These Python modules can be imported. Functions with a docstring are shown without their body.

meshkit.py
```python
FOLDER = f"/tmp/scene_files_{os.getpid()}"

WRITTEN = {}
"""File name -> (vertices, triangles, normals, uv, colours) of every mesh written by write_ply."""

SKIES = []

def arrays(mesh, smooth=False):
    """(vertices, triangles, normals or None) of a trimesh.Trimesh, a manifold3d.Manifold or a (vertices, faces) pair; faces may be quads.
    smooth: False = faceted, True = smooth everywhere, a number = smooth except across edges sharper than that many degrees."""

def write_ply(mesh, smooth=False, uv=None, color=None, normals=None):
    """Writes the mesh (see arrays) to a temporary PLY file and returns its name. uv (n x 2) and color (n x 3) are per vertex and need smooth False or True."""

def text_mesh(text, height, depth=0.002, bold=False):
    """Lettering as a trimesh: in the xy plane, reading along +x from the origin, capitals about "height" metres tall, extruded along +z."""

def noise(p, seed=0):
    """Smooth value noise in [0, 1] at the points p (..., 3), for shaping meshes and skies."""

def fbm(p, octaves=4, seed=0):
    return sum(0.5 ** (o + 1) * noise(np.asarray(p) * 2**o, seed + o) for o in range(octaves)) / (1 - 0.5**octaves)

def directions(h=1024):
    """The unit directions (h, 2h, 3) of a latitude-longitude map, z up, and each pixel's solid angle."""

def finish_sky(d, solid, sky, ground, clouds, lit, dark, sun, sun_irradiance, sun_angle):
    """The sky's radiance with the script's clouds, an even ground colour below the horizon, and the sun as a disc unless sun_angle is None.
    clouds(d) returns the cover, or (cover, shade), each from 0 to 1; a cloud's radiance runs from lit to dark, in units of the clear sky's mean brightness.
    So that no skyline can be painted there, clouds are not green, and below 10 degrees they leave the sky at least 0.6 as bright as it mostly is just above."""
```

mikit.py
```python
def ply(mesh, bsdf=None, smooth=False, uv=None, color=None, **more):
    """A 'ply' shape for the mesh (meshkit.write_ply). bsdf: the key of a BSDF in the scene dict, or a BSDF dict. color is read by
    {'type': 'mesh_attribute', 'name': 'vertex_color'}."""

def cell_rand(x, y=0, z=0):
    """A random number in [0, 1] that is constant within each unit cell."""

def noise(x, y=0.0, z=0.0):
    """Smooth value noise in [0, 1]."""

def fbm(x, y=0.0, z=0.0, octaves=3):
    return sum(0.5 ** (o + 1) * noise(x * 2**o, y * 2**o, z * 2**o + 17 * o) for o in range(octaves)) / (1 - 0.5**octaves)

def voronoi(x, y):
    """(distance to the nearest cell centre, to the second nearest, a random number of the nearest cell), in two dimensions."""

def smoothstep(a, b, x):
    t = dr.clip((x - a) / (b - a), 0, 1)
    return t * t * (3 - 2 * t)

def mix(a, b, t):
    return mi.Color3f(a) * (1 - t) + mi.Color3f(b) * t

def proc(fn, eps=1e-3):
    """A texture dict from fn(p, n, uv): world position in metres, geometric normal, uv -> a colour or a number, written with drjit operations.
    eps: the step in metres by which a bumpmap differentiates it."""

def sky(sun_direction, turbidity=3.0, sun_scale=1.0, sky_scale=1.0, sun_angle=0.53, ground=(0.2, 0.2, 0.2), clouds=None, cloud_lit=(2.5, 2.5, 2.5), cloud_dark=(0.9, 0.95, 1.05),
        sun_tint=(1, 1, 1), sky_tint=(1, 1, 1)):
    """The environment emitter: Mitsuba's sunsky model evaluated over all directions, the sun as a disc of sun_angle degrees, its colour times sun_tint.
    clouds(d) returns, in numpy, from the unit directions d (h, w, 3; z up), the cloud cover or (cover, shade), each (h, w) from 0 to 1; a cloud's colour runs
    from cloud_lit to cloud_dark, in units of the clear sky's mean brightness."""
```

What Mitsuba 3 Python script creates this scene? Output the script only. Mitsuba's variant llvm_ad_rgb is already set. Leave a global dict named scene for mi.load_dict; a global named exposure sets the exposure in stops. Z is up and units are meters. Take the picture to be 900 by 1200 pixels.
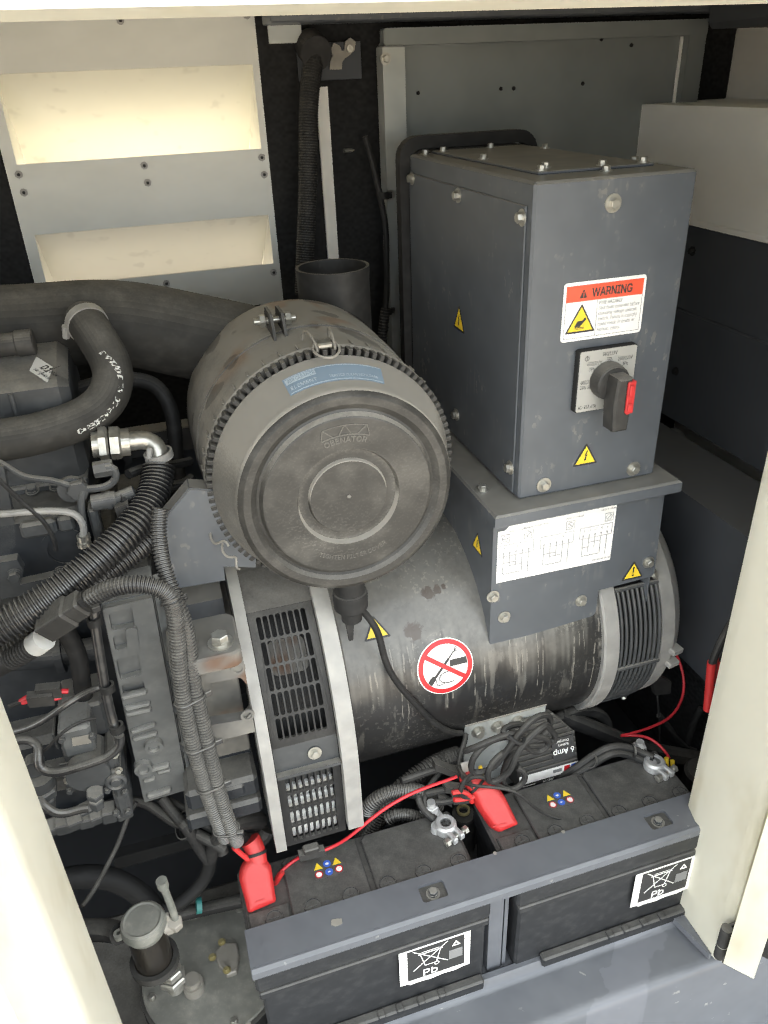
import math, random
import numpy as np, trimesh, manifold3d, drjit as dr, mitsuba as mi
import shapely, shapely.geometry as sg, shapely.affinity as sa
from scipy.interpolate import splprep, splev
import mikit
from mikit import ply, proc, noise, fbm, voronoi, smoothstep, mix, cell_rand
from meshkit import text_mesh
import meshkit

T = mi.ScalarTransform4f
random.seed(7)
rng = np.random.default_rng(7)

# ------------------------------------------------------------------ camera, daylight, exposure
exposure = 4.05
scene, labels = {}, {}
scene['camera'] = {'type': 'perspective', 'fov': 52.691, 'fov_axis': 'x', 'near_clip': 0.02, 'far_clip': 500.0,
                   'to_world': T().look_at(origin=[0, 0, 1.55], target=[0.24153, 0.83709, 1.05913], up=[0.17857, 0.45886, 0.87038])}
scene['sky'] = mikit.sky((0.35, 0.75, 0.75), turbidity=3.0, ground=(0.25, 0.25, 0.24),
                         clouds=lambda d: 0.85, cloud_lit=(2.40, 2.5, 2.50))

# ------------------------------------------------------------------ materials
DUST = (0.215, 0.205, 0.182)


def principled(name, base, rough=0.5, metal=0.0, spec=0.5, bump=None, bscale=1.0, coat=0.0):
    d = {'type': 'principled', 'base_color': base if isinstance(base, dict) else {'type': 'rgb', 'value': list(base)},
         'roughness': rough, 'metallic': metal, 'specular': spec}
    if coat:
        d['clearcoat'] = coat
        d['clearcoat_gloss'] = 0.7
    d = {'type': 'twosided', 'bsdf': d}
    if bump is not None:
        d = {'type': 'bumpmap', 'arbitrary': bump, 'scale': bscale, 'bsdf': d}
    scene[name] = d
    return name


def dusty(base, up=0.55, spot=0.1, scale=45.0, dust=DUST, lo=0.25, var=0.25):
    """paint with dust lying on what faces up, thin film and specks elsewhere"""
    base = tuple(base)

    def fn(p, n, uv):
        a = fbm(p.x * scale + 0.3 * p.y * scale, p.y * scale - 0.4 * p.z * scale, p.z * scale, 5)
        b = fbm(p.x * scale * 9, p.y * scale * 9, p.z * scale * 9, 3)
        u = smoothstep(lo, 0.95, n.z)
        t = dr.clip(u * up * (1 + (a - 0.5) * 0.9 + (b - 0.5) * 0.5) + spot * smoothstep(0.45, 0.8, a) * (0.4 + 0.8 * b) + 0.4 * spot * smoothstep(0.6, 0.85, b), 0, 1)
        c = mi.Color3f(base) * (1 + var * (a - 0.5) * 2)
        return mix(c, dust, t)
    return proc(fn)


def scratched(base, dust=DUST, up=0.9, marks=0.45):
    base = tuple(base)

    def fn(p, n, uv):
        a = fbm(p.x * 24 + p.y * 7, p.y * 24 - p.z * 6, p.z * 24, 5)
        w = fbm(p.x * 130 + p.y * 90, p.y * 60, p.z * 70, 3)
        s = smoothstep(0.64, 0.74, w) * smoothstep(0.52, 0.68, a)
        u = smoothstep(0.3, 0.95, n.z)
        drip = smoothstep(0.6, 0.85, noise(p.x * 170 + p.y * 170, p.z * 9)) * smoothstep(0.45, 0.75, a) * smoothstep(0.5, 0.1, dr.abs(n.z))
        c = mi.Color3f(base) * (0.9 + 0.2 * a)
        t = dr.clip(u * (up + (a - 0.5) * 0.5) + marks * s + 0.12 * drip, 0, 1)
        return mix(c, dust, t)
    return proc(fn)


principled('mat_bluegrey', scratched((0.088, 0.097, 0.108)), 0.40, spec=0.5, bump=proc(lambda p, n, uv: fbm(p.x * 14, p.y * 14, p.z * 14, 2) + 0.06 * noise(p.x * 260, p.y * 260, p.z * 260)), bscale=0.0022)
def sill_paint(p, n, uv):
    a = fbm(p.x * 24 + p.y * 7, p.y * 24 - p.z * 6, p.z * 24, 5)
    w = fbm(p.x * 90 + p.y * 60, p.y * 90, p.z * 70, 3)
    e = p.x - 0.50 + 0.10 * (fbm(p.x * 30, p.y * 30, 2.0, 4) - 0.5) - 1.2 * (p.y - 0.60)
    wet = smoothstep(0.0, 0.004, e) * smoothstep(0.30, 0.29, p.z) * smoothstep(0.10, 0.09, e)
    c = mi.Color3f(0.112, 0.118, 0.131) * (0.9 + 0.2 * a)
    c = mix(c, (0.17, 0.175, 0.195), 0.45 * wet)
    chip = smoothstep(0.74, 0.78, w) * smoothstep(0.5, 0.65, a)
    return mix(c, (0.34, 0.33, 0.30), dr.clip(0.5 * chip + 0.10 * smoothstep(0.4, 0.9, n.z) * a + 0.5 * smoothstep(0.012, 0.0, dr.abs(p.z - 0.263)) * smoothstep(0.5, 0.62, a), 0, 1))


principled('mat_sill', proc(sill_paint), 0.36, spec=0.5)
principled('mat_cream', proc(lambda p, n, uv: mix((0.57, 0.55, 0.455), (0.40, 0.35, 0.22), smoothstep(0.48, 0.8, fbm(p.x * 11, p.y * 11, p.z * 4, 5)) * 0.6)), 0.35)
principled('mat_cream_inside', proc(lambda p, n, uv: mix((0.52, 0.51, 0.435), (0.36, 0.35, 0.295), smoothstep(0.62, 0.8, fbm(p.x * 35, p.y * 35, p.z * 35, 3)) * 0.35)), 0.5)
principled('mat_galvanised', proc(lambda p, n, uv: mix((0.44, 0.46, 0.44), (0.34, 0.36, 0.35), fbm(p.x * 25, p.y * 25, p.z * 25, 3))), 0.45, metal=0.35)
principled('mat_panel', proc(lambda p, n, uv: mix((0.62, 0.625, 0.585), (0.55, 0.555, 0.515), fbm(p.x * 18, p.y * 18, p.z * 30, 4))), 0.5, metal=0.15)
principled('mat_foam', proc(lambda p, n, uv: mi.Color3f(0.023, 0.0235, 0.024) * (0.6 + 0.8 * fbm(p.x * 160, p.y * 160, p.z * 160, 2))), 0.9, spec=0.1)
principled('mat_liner', proc(lambda p, n, uv: mix((0.052, 0.058, 0.066), (0.068, 0.073, 0.080), fbm(p.x * 8, p.y * 8, p.z * 8, 3)) + smoothstep(0.5, 1.0, n.z) * 0.10 * mi.Color3f(0.9, 0.85, 0.75)), 0.6, spec=0.3)
principled('mat_offwhite', proc(lambda p, n, uv: mix((0.78, 0.77, 0.72), (0.72, 0.71, 0.66), fbm(p.x * 16, p.y * 16, p.z * 16, 4))), 0.6)
principled('mat_black_plastic', dusty((0.035, 0.034, 0.032), up=0.50, spot=0.06), 0.5, spec=0.35)


def housing_paint(p, n, uv):
    """dust all over the housing, rubbed off in long dark patches"""
    a = fbm(p.x * 26, p.y * 26, p.z * 26, 5)
    b = fbm(p.x * 300, p.y * 300, p.z * 300, 3)
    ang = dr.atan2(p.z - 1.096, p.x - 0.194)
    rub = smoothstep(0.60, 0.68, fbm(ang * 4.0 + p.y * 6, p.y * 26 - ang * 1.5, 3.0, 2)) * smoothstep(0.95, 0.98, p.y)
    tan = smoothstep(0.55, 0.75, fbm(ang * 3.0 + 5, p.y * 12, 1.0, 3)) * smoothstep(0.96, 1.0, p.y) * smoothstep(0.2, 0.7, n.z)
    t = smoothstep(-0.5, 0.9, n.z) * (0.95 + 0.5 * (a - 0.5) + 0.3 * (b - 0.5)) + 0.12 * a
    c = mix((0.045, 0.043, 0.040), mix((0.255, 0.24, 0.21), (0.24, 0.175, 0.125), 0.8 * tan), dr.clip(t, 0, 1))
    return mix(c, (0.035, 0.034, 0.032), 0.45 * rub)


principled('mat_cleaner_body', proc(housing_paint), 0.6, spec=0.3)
principled('mat_rubber', dusty((0.018, 0.018, 0.018), up=0.26, spot=0.05), 0.6, spec=0.3)
principled('mat_hose', dusty((0.034, 0.033, 0.030), up=0.36, spot=0.06), 0.65, spec=0.25)
principled('mat_conduit', dusty((0.020, 0.020, 0.021), up=0.62, spot=0.07, scale=80, lo=0.1), 0.30, spec=0.7)
principled('mat_engine', dusty((0.050, 0.053, 0.055), up=0.90, spot=0.07), 0.5, spec=0.4)
principled('mat_engine_dark', dusty((0.020, 0.023, 0.027), up=0.60, spot=0.03), 0.45, spec=0.45)
principled('mat_cast', dusty((0.30, 0.295, 0.28), up=0.5, spot=0.22, scale=40, dust=(0.40, 0.385, 0.34)), 0.55, metal=0.2)
principled('mat_rusty', proc(lambda p, n, uv: mix(mix((0.09, 0.088, 0.085), (0.20, 0.19, 0.165), fbm(p.x * 40, p.y * 40, p.z * 40, 3)), (0.115, 0.066, 0.042), smoothstep(0.56, 0.80, fbm(p.x * 22 + 3, p.y * 22, p.z * 22, 3)))), 0.75)
principled('mat_zinc', proc(lambda p, n, uv: mix((0.50, 0.49, 0.45), (0.33, 0.32, 0.28), fbm(p.x * 200, p.y * 200, p.z * 200, 2))), 0.32, metal=0.75)
principled('mat_lead', proc(lambda p, n, uv: mix((0.62, 0.62, 0.61), (0.40, 0.40, 0.39), fbm(p.x * 120, p.y * 120, p.z * 120, 3))), 0.45, metal=0.5)
principled('mat_black', (0.022, 0.022, 0.022), 0.6, spec=0.25)
principled('mat_floor', (0.040, 0.042, 0.045), 0.8, spec=0.15)
principled('mat_bulkhead', proc(lambda p, n, uv: mix((0.27, 0.29, 0.285), (0.19, 0.21, 0.205), fbm(p.x * 12, p.y * 12, p.z * 7, 4))), 0.5, metal=0.3)
principled('mat_battery', dusty((0.020, 0.021, 0.023), up=0.30, spot=0.05, scale=60), 0.42, spec=0.45)
principled('mat_red', dusty((0.50, 0.026, 0.026), up=0.10, spot=0.05, var=0.10), 0.48)
principled('mat_grille', dusty((0.022, 0.022, 0.022), up=0.30, spot=0.04), 0.5, spec=0.3)
principled('mat_redwire', (0.55, 0.03, 0.04), 0.35)
principled('mat_white', (0.78, 0.77, 0.74), 0.4)
principled('mat_grey_ink', (0.20, 0.20, 0.20), 0.5)
principled('mat_ink', (0.03, 0.03, 0.03), 0.5)
principled('mat_yellow', (0.80, 0.56, 0.04), 0.4)
principled('mat_redink', (0.52, 0.020, 0.025), 0.4)
principled('mat_orange_red', (0.78, 0.10, 0.05), 0.4)
principled('mat_blueink', (0.05, 0.12, 0.50), 0.4)
principled('mat_bluelabel', (0.19, 0.25, 0.31), 0.5)
principled('mat_paleblue', (0.36, 0.42, 0.46), 0.5)
principled('mat_silver', (0.40, 0.395, 0.365), 0.45, metal=0.2)
principled('mat_fin', (0.80, 0.80, 0.78), 0.5)
principled('mat_casting', dusty((0.095, 0.099, 0.098), up=0.95, spot=0.18, dust=(0.26, 0.255, 0.235)), 0.5)
principled('mat_band', (0.55, 0.55, 0.52), 0.5)
principled('mat_brass', (0.34, 0.29, 0.14), 0.45, metal=0.4)
principled('mat_teal', (0.04, 0.22, 0.21), 0.4)
principled('mat_tank', dusty((0.13, 0.135, 0.12), up=0.40, spot=0.5, scale=35, dust=(0.26, 0.25, 0.22)), 0.55)
principled('mat_alloy', dusty((0.26, 0.245, 0.215), up=0.45, spot=0.2, dust=(0.34, 0.315, 0.27)), 0.55, metal=0.2)
principled('mat_concrete', proc(lambda p, n, uv: mix((0.34, 0.33, 0.31), (0.26, 0.25, 0.235), fbm(p.x * 3, p.y * 3, 0, 5))), 0.85)
scene['mat_bowl'] = {'type': 'blendbsdf', 'weight': 0.45, 'clear': {'type': 'thindielectric', 'int_ior': 1.45, 'specular_transmittance': {'type': 'rgb', 'value': [0.35, 0.30, 0.25]}},
                     'haze': {'type': 'twosided', 'bsdf': {'type': 'principled', 'base_color': {'type': 'rgb', 'value': [0.045, 0.040, 0.034]}, 'roughness': 0.25, 'specular': 0.5}}}


def alternator_paint(p, n, uv):
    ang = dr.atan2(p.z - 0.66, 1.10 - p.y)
    a = fbm(p.x * 14, ang * 4, 0.0, 5)
    fine = fbm(p.x * 150, ang * 30, p.y * 10, 3)
    cell = dr.floor(p.x * 105)
    off = cell_rand(cell, 5.0)
    inside = dr.abs(p.x * 105 - cell - 0.5 - 0.25 * (noise(ang * 14, cell * 3.0) - 0.5))
    start, length = 0.65 - 0.5 * cell_rand(cell, 11.0), 0.15 + 0.75 * cell_rand(cell, 17.0) * cell_rand(cell, 23.0)
    width = (0.10 + 0.16 * cell_rand(cell, 29.0)) * (0.5 + 0.5 * smoothstep(start - length, start, ang) + 0.5 * smoothstep(0.08, 0.0, ang - start + length))
    drip = smoothstep(width, width * 0.4, inside) * smoothstep(0.03, 0.0, ang - start) * smoothstep(-0.03, 0.0, ang - start + length) * smoothstep(0.50, 0.55, off) * smoothstep(0.3, 0.55, fbm(p.x * 40, ang * 22, 4.0, 3))
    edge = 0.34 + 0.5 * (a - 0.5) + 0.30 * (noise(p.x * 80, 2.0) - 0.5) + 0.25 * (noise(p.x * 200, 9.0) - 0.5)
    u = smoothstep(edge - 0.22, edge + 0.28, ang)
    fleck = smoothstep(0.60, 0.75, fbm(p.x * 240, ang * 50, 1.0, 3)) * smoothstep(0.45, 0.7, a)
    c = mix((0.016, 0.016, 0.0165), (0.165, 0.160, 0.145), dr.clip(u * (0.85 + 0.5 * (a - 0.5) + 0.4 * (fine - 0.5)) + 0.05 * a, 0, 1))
    c = mix(c, (0.33, 0.31, 0.27), dr.clip(0.45 * drip + 0.45 * fleck * (0.25 + 0.6 * u), 0, 1))
    splash = smoothstep(0.60, 0.72, fbm(p.x * 75, ang * 3.5, 7.0, 4)) * smoothstep(0.10, 0.45, fine) * smoothstep(-0.45, 0.1, ang) * smoothstep(0.7, 0.2, ang)
    c = mix(c, (0.26, 0.245, 0.215), 0.30 * splash)
    rust = mi.Float(0)
    for cx, ca, r in ((0.305, 0.62, 0.015), (0.343, 0.86, 0.011), (0.360, 0.87, 0.008), (0.372, 0.89, 0.005), (0.30, 0.30, 0.005)):
        d = dr.sqrt(dr.square(p.x - cx) + dr.square((ang - ca) * 0.218))
        rust = dr.maximum(rust, smoothstep(1.15, 0.7, d / r + 1.6 * (fine - 0.5)))
    return mix(c, (0.055, 0.036, 0.025), rust * (0.5 + 0.5 * fine))


def cap_paint(p, n, uv):
    """black plastic, dust kept by the sloping side, in the rings and on the upper lips"""
    a = fbm(p.x * 26, p.y * 26, p.z * 26, 5)
    b = fbm(p.x * 420, p.y * 420, p.z * 420, 3)
    r = dr.sqrt(dr.square(p.x - 0.194) + dr.square(p.z - 1.096))
    side = smoothstep(0.80, 0.55, -n.y)
    up = smoothstep(0.15, 0.8, n.z)
    low = smoothstep(0.0, -0.12, p.z - 1.096 + 0.4 * (p.x - 0.194))
    ring = smoothstep(0.055, 0.062, r) * smoothstep(0.068, 0.063, r)
    t = side * smoothstep(0.120, 0.145, r) * (0.45 + 0.5 * up) + up * side * 0.8 + 0.16 * smoothstep(0.4, 0.8, a) + 0.22 * smoothstep(0.5, 0.8, b) * (0.2 + 0.75 * low * smoothstep(0.095, 0.07, r)) + 0.25 * ring * b
    lip = (smoothstep(0.0478, 0.0490, r) * smoothstep(0.0520, 0.0508, r) + smoothstep(0.0615, 0.0625, r) * smoothstep(0.0655, 0.0645, r)) * smoothstep(-0.05, 0.35, n.z)
    t = t + 2.0 * lip
    return mix(mi.Color3f(0.036, 0.0345, 0.031) * (0.85 + 0.3 * a), (0.265, 0.25, 0.22), dr.clip(t * (0.75 + 0.5 * b), 0, 1))


principled('mat_cap', proc(cap_paint), 0.45, spec=0.4)
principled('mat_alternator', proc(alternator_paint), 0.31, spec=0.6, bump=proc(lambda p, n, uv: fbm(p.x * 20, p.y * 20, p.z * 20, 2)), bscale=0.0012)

# ------------------------------------------------------------------ mesh helpers
cat = trimesh.util.concatenate


def to_tri(m):
    mm = m.to_mesh()
    return trimesh.Trimesh(np.array(mm.vert_properties)[:, :3], np.array(mm.tri_verts), process=False)


def hull(pts):
    return to_tri(manifold3d.Manifold.hull_points(np.asarray(pts, float)))


def cbox(x0, x1, y0, y1, z0, z1, b=0.002):
    """box with chamfered edges"""
    b = min(b, (x1 - x0) / 2.1, (y1 - y0) / 2.1, (z1 - z0) / 2.1)
    pts = []
    for sx in (0, 1):
        for sy in (0, 1):
            for sz in (0, 1):
                c = [(x0, x1)[sx], (y0, y1)[sy], (z0, z1)[sz]]
                s = [1 - 2 * sx, 1 - 2 * sy, 1 - 2 * sz]
                for k in range(3):
                    pts.append([c[i] + (0 if i == k else s[i] * b) for i in range(3)])
    return hull(pts)


def ext(poly, a, b, axis):
    """shapely polygon extruded from a to b along an axis; the polygon's plane is (y,z), (x,z) or (x,y)"""
    if not hasattr(poly, 'geom_type'):
        poly = sg.Polygon(poly)
    poly = poly.buffer(0)
    gs = list(getattr(poly, 'geoms', [poly]))
    m = cat([trimesh.creation.extrude_polygon(g, b - a, engine='earcut') for g in gs if g.area > 1e-9])
    v = m.vertices.copy()
    v[:, 2] += a
    o = {'z': v, 'x': v[:, [2, 0, 1]], 'y': v[:, [0, 2, 1]]}[axis]
    f = m.faces if axis != 'y' else m.faces[:, ::-1]
    return trimesh.Trimesh(o, f, process=False)


def bext(poly, a, b, axis, c=0.002):
    """convex outline extruded with chamfered rims"""
    if not hasattr(poly, 'geom_type'):
        poly = sg.Polygon(poly)
    pts = []
    for g, ts in ((poly.buffer(-c), (a, b)), (poly, (a + c, b - c))):
        for t in ts:
            for p in np.array(g.exterior.coords)[:-1]:
                pts.append({'x': (t, p[0], p[1]), 'y': (p[0], t, p[1]), 'z': (p[0], p[1], t)}[axis])
    return hull(pts)


def rrect(x0, x1, y0, y1, r, n=6):
    return sg.box(x0 + r, y0 + r, x1 - r, y1 - r).buffer(r, quad_segs=n)


def spline(pts, step=0.004):
    p = np.asarray(pts, float)
    if len(p) == 2:
        n = max(2, int(np.linalg.norm(p[1] - p[0]) / step))
        return p[0] + (p[1] - p[0]) * np.linspace(0, 1, n + 1)[:, None]
    tck, u = splprep(p.T, k=min(3, len(p) - 1), s=0)
    q = np.array(splev(np.linspace(0, 1, 400), tck)).T
    s = np.r_[0, np.cumsum(np.linalg.norm(np.diff(q, axis=0), axis=1))]
    n = max(3, int(s[-1] / step))
    t = np.linspace(0, s[-1], n + 1)
    return np.stack([np.interp(t, s, q[:, k]) for k in range(3)], 1)


def frames(path):
    t = np.gradient(path, axis=0)
    t /= np.linalg.norm(t, axis=1, keepdims=True)
    a = np.cross(t[0], [0, 0, 1.0] if abs(t[0][2]) < 0.9 else [1.0, 0, 0])
    out = []
    for k in range(len(path)):
        a = a - t[k] * (a @ t[k])
        a /= np.linalg.norm(a)
        out.append((a.copy(), np.cross(t[k], a)))
    return t, np.array([o[0] for o in out]), np.array([o[1] for o in out])


def sweep(path, radii, sides=14, cap=True):
    path = np.asarray(path, float)
    t, a, b = frames(path)
    r = np.broadcast_to(radii, (len(path),))
    ang = np.arange(sides) * 2 * np.pi / sides
    v = path[:, None] + r[:, None, None] * (np.cos(ang)[None, :, None] * a[:, None] + np.sin(ang)[None, :, None] * b[:, None])
    i, j = np.meshgrid(np.arange(len(path) - 1), np.arange(sides), indexing='ij')
    q = np.stack([i * sides + j, i * sides + (j + 1) % sides, (i + 1) * sides + (j + 1) % sides, (i + 1) * sides + j], -1).reshape(-1, 4)
    f = np.vstack([q[:, [0, 1, 2]], q[:, [0, 2, 3]]])
    v = v.reshape(-1, 3)
    if cap:
        n = len(v)
        v = np.vstack([v, path[:1], path[-1:]])
        k = np.arange(sides)
        f = np.vstack([f, np.stack([(k + 1) % sides, k, k * 0 + n], 1), np.stack([(len(path) - 1) * sides + k, (len(path) - 1) * sides + (k + 1) % sides, k * 0 + n + 1], 1)])
    return trimesh.Trimesh(v, f, process=False)


def tube(pts, r, sides=12, step=0.006):
    return sweep(spline(pts, step), r, sides)


def conduit(pts, r, pitch=0.005, depth=0.14, sides=16):
    """corrugated hose: four rings of vertices for each corrugation"""
    path = spline(pts, pitch / 4)
    k = np.arange(len(path)) % 4
    return sweep(path, r * np.where(k < 2, 1.0, 1.0 - depth), sides)


def lathe(profile, o, d, n=64):
    """profile of (distance along d, radius) turned about the axis through o"""
    prof = np.asarray(profile, float)
    d = np.asarray(d, float) / np.linalg.norm(d)
    a = np.cross(d, [0, 0, 1.0] if abs(d[2]) < 0.9 else [1.0, 0, 0])
    a /= np.linalg.norm(a)
    b = np.cross(d, a)
    ang = np.arange(n) * 2 * np.pi / n
    v = np.asarray(o, float) + prof[:, 0][:, None, None] * d + prof[:, 1][:, None, None] * (np.cos(ang)[None, :, None] * a + np.sin(ang)[None, :, None] * b)
    i, j = np.meshgrid(np.arange(len(prof) - 1), np.arange(n), indexing='ij')
    q = np.stack([i * n + j, i * n + (j + 1) % n, (i + 1) * n + (j + 1) % n, (i + 1) * n + j], -1).reshape(-1, 4)
    m = trimesh.Trimesh(v.reshape(-1, 3), np.vstack([q[:, [0, 1, 2]], q[:, [0, 2, 3]]]), process=True)
    m.update_faces(m.nondegenerate_faces())
    m.fix_normals()
    return m


def aim(m, pos, n, spin=0.0):
    """mesh built along +z moved to pos with +z along n"""
    n = np.asarray(n, float) / np.linalg.norm(n)
    a = np.cross([0, 0, 1.0] if abs(n[2]) < 0.9 else [1.0, 0, 0], n)
    a /= np.linalg.norm(a)
    b = np.cross(n, a)
    c, s = math.cos(spin), math.sin(spin)
    M = np.stack([c * a + s * b, -s * a + c * b, n], 1)
    return trimesh.Trimesh(m.vertices @ M.T + np.asarray(pos, float), m.faces, process=False)


def hexm(r, h, c=None):
    c = c or r * 0.12
    a = np.arange(6) * np.pi / 3
    return hull([(r * k * math.cos(t), r * k * math.sin(t), z) for t in a for k, z in ((1, 0), (1, h - c), (0.88, h))])


def boltm(r=0.007, washer=1.55, h=None):
    h = h or r * 0.9
    parts = [trimesh.creation.cylinder(r * 1.08, r * 0.3, sections=20)]
    parts[0].apply_translation([0, 0, r * 0.35])
    if washer:
        w = trimesh.creation.cylinder(r * washer, r * 0.22, sections=24)
        w.apply_translation([0, 0, r * 0.11])
        parts.append(w)
    x = hexm(r, h)
    x.apply_translation([0, 0, r * 0.4])
    return cat(parts + [x])


def put(m, o, u, v):
    """local x, y, z to u, v and their normal"""
    u, v = np.asarray(u, float), np.asarray(v, float)
    M = np.stack([u, v, np.cross(u, v)], 1)
    return trimesh.Trimesh(m.vertices @ M.T + np.asarray(o, float), m.faces, process=False)


def flat(poly, z0, z1):
    return ext(poly, z0, z1, 'z')


def words(s, h, x, y, z, bold=False, center=False, depth=0.0003, width=None):
    m = text_mesh(s, h, depth, bold)
    if width:
        m.apply_scale([width / (m.bounds[1][0] - m.bounds[0][0]), 1, 1])
    w = m.bounds[1][0] + m.bounds[0][0]
    m.apply_translation([x - (w / 2 if center else 0), y, z])
    return m


def line(x0, y0, x1, y1, w):
    return sg.LineString([(x0, y0), (x1, y1)]).buffer(w / 2, cap_style=2)


def cylwrap(m, ang0, R, yc, zc, fine=0.008):
    """local x along the world x axis, local y round the cylinder (upwards at the front), local z outwards"""
    v, f = trimesh.remesh.subdivide_to_size(m.vertices, m.faces, fine, max_iter=8) if fine else (m.vertices, m.faces)
    a, r = ang0 + v[:, 1] / R, R + v[:, 2]
    return trimesh.Trimesh(np.stack([v[:, 0], yc - r * np.cos(a), zc + r * np.sin(a)], 1), f, process=False)


# ------------------------------------------------------------------ bookkeeping
def numbered(key):
    k, n = key, 0
    taken = lambda q: q in scene or q in labels or any(x.startswith(q + '__') for x in scene)
    while taken(k):
        n += 1
        k = f'{key}_{n:03d}'
    return k


def thing(name, label, category, group=None, kind=None):
    k = numbered(name)
    labels[k] = {'label': label, 'category': category}
    if group:
        labels[k]['group'] = group
    if kind:
        labels[k]['kind'] = kind
    return k


def part(parent, name, mesh, mat, smooth=30, label=None, kind=None):
    k = numbered(parent + '__' + name)
    scene[k] = ply(mesh, mat, smooth=smooth)
    if label:
        labels[k] = {'label': label}
    if kind:
        labels.setdefault(k, {})['kind'] = kind
    return k


def whole(name, mesh, mat, label, category, group=None, smooth=30):
    k = numbered(name)
    scene[k] = ply(mesh, mat, smooth=smooth)
    labels[k] = {'label': label, 'category': category}
    if group:
        labels[k]['group'] = group
    return k


def struct(name, mesh, mat, label=None, smooth=False):
    k = numbered(name)
    scene[k] = ply(mesh, mat, smooth=smooth)
    labels[k] = {'kind': 'structure'}
    if label:
        labels[k]['label'] = label
    return k


def bolt(parent, pos, n, r=0.007, mat='mat_zinc', washer=1.55, name='bolt', h=None):
    return part(parent, name, aim(boltm(r, washer, h), pos, n, rng.uniform(0, 1)), mat, smooth=False)

# ------------------------------------------------------------------ setting: ground and the canopy's shell
g = trimesh.creation.box(extents=[160, 160, 0.1])
g.apply_translation([0, 0, -0.05])
struct('ground', g, 'mat_concrete')
struct('floor', cbox(-0.95, 1.20, 0.70, 1.68, 0.10, 0.14, 0.001), 'mat_floor')
struct('roof', cbox(-1.0, 1.30, 0.572, 1.72, 1.72, 1.76, 0.002), 'mat_cream')
# back wall: foam lining with two holes, one behind the louvre panel
wall = sg.box(-1.0, 0.10, 1.30, 1.72).difference(sg.box(-0.185, 1.16, 0.262, 1.62))
struct('wall_back', ext(wall, 1.608, 1.622, 'y'), 'mat_foam')
struct('wall_left', cbox(-1.0, -0.95, 0.70, 1.62, 0.10, 1.72), 'mat_foam')

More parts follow.
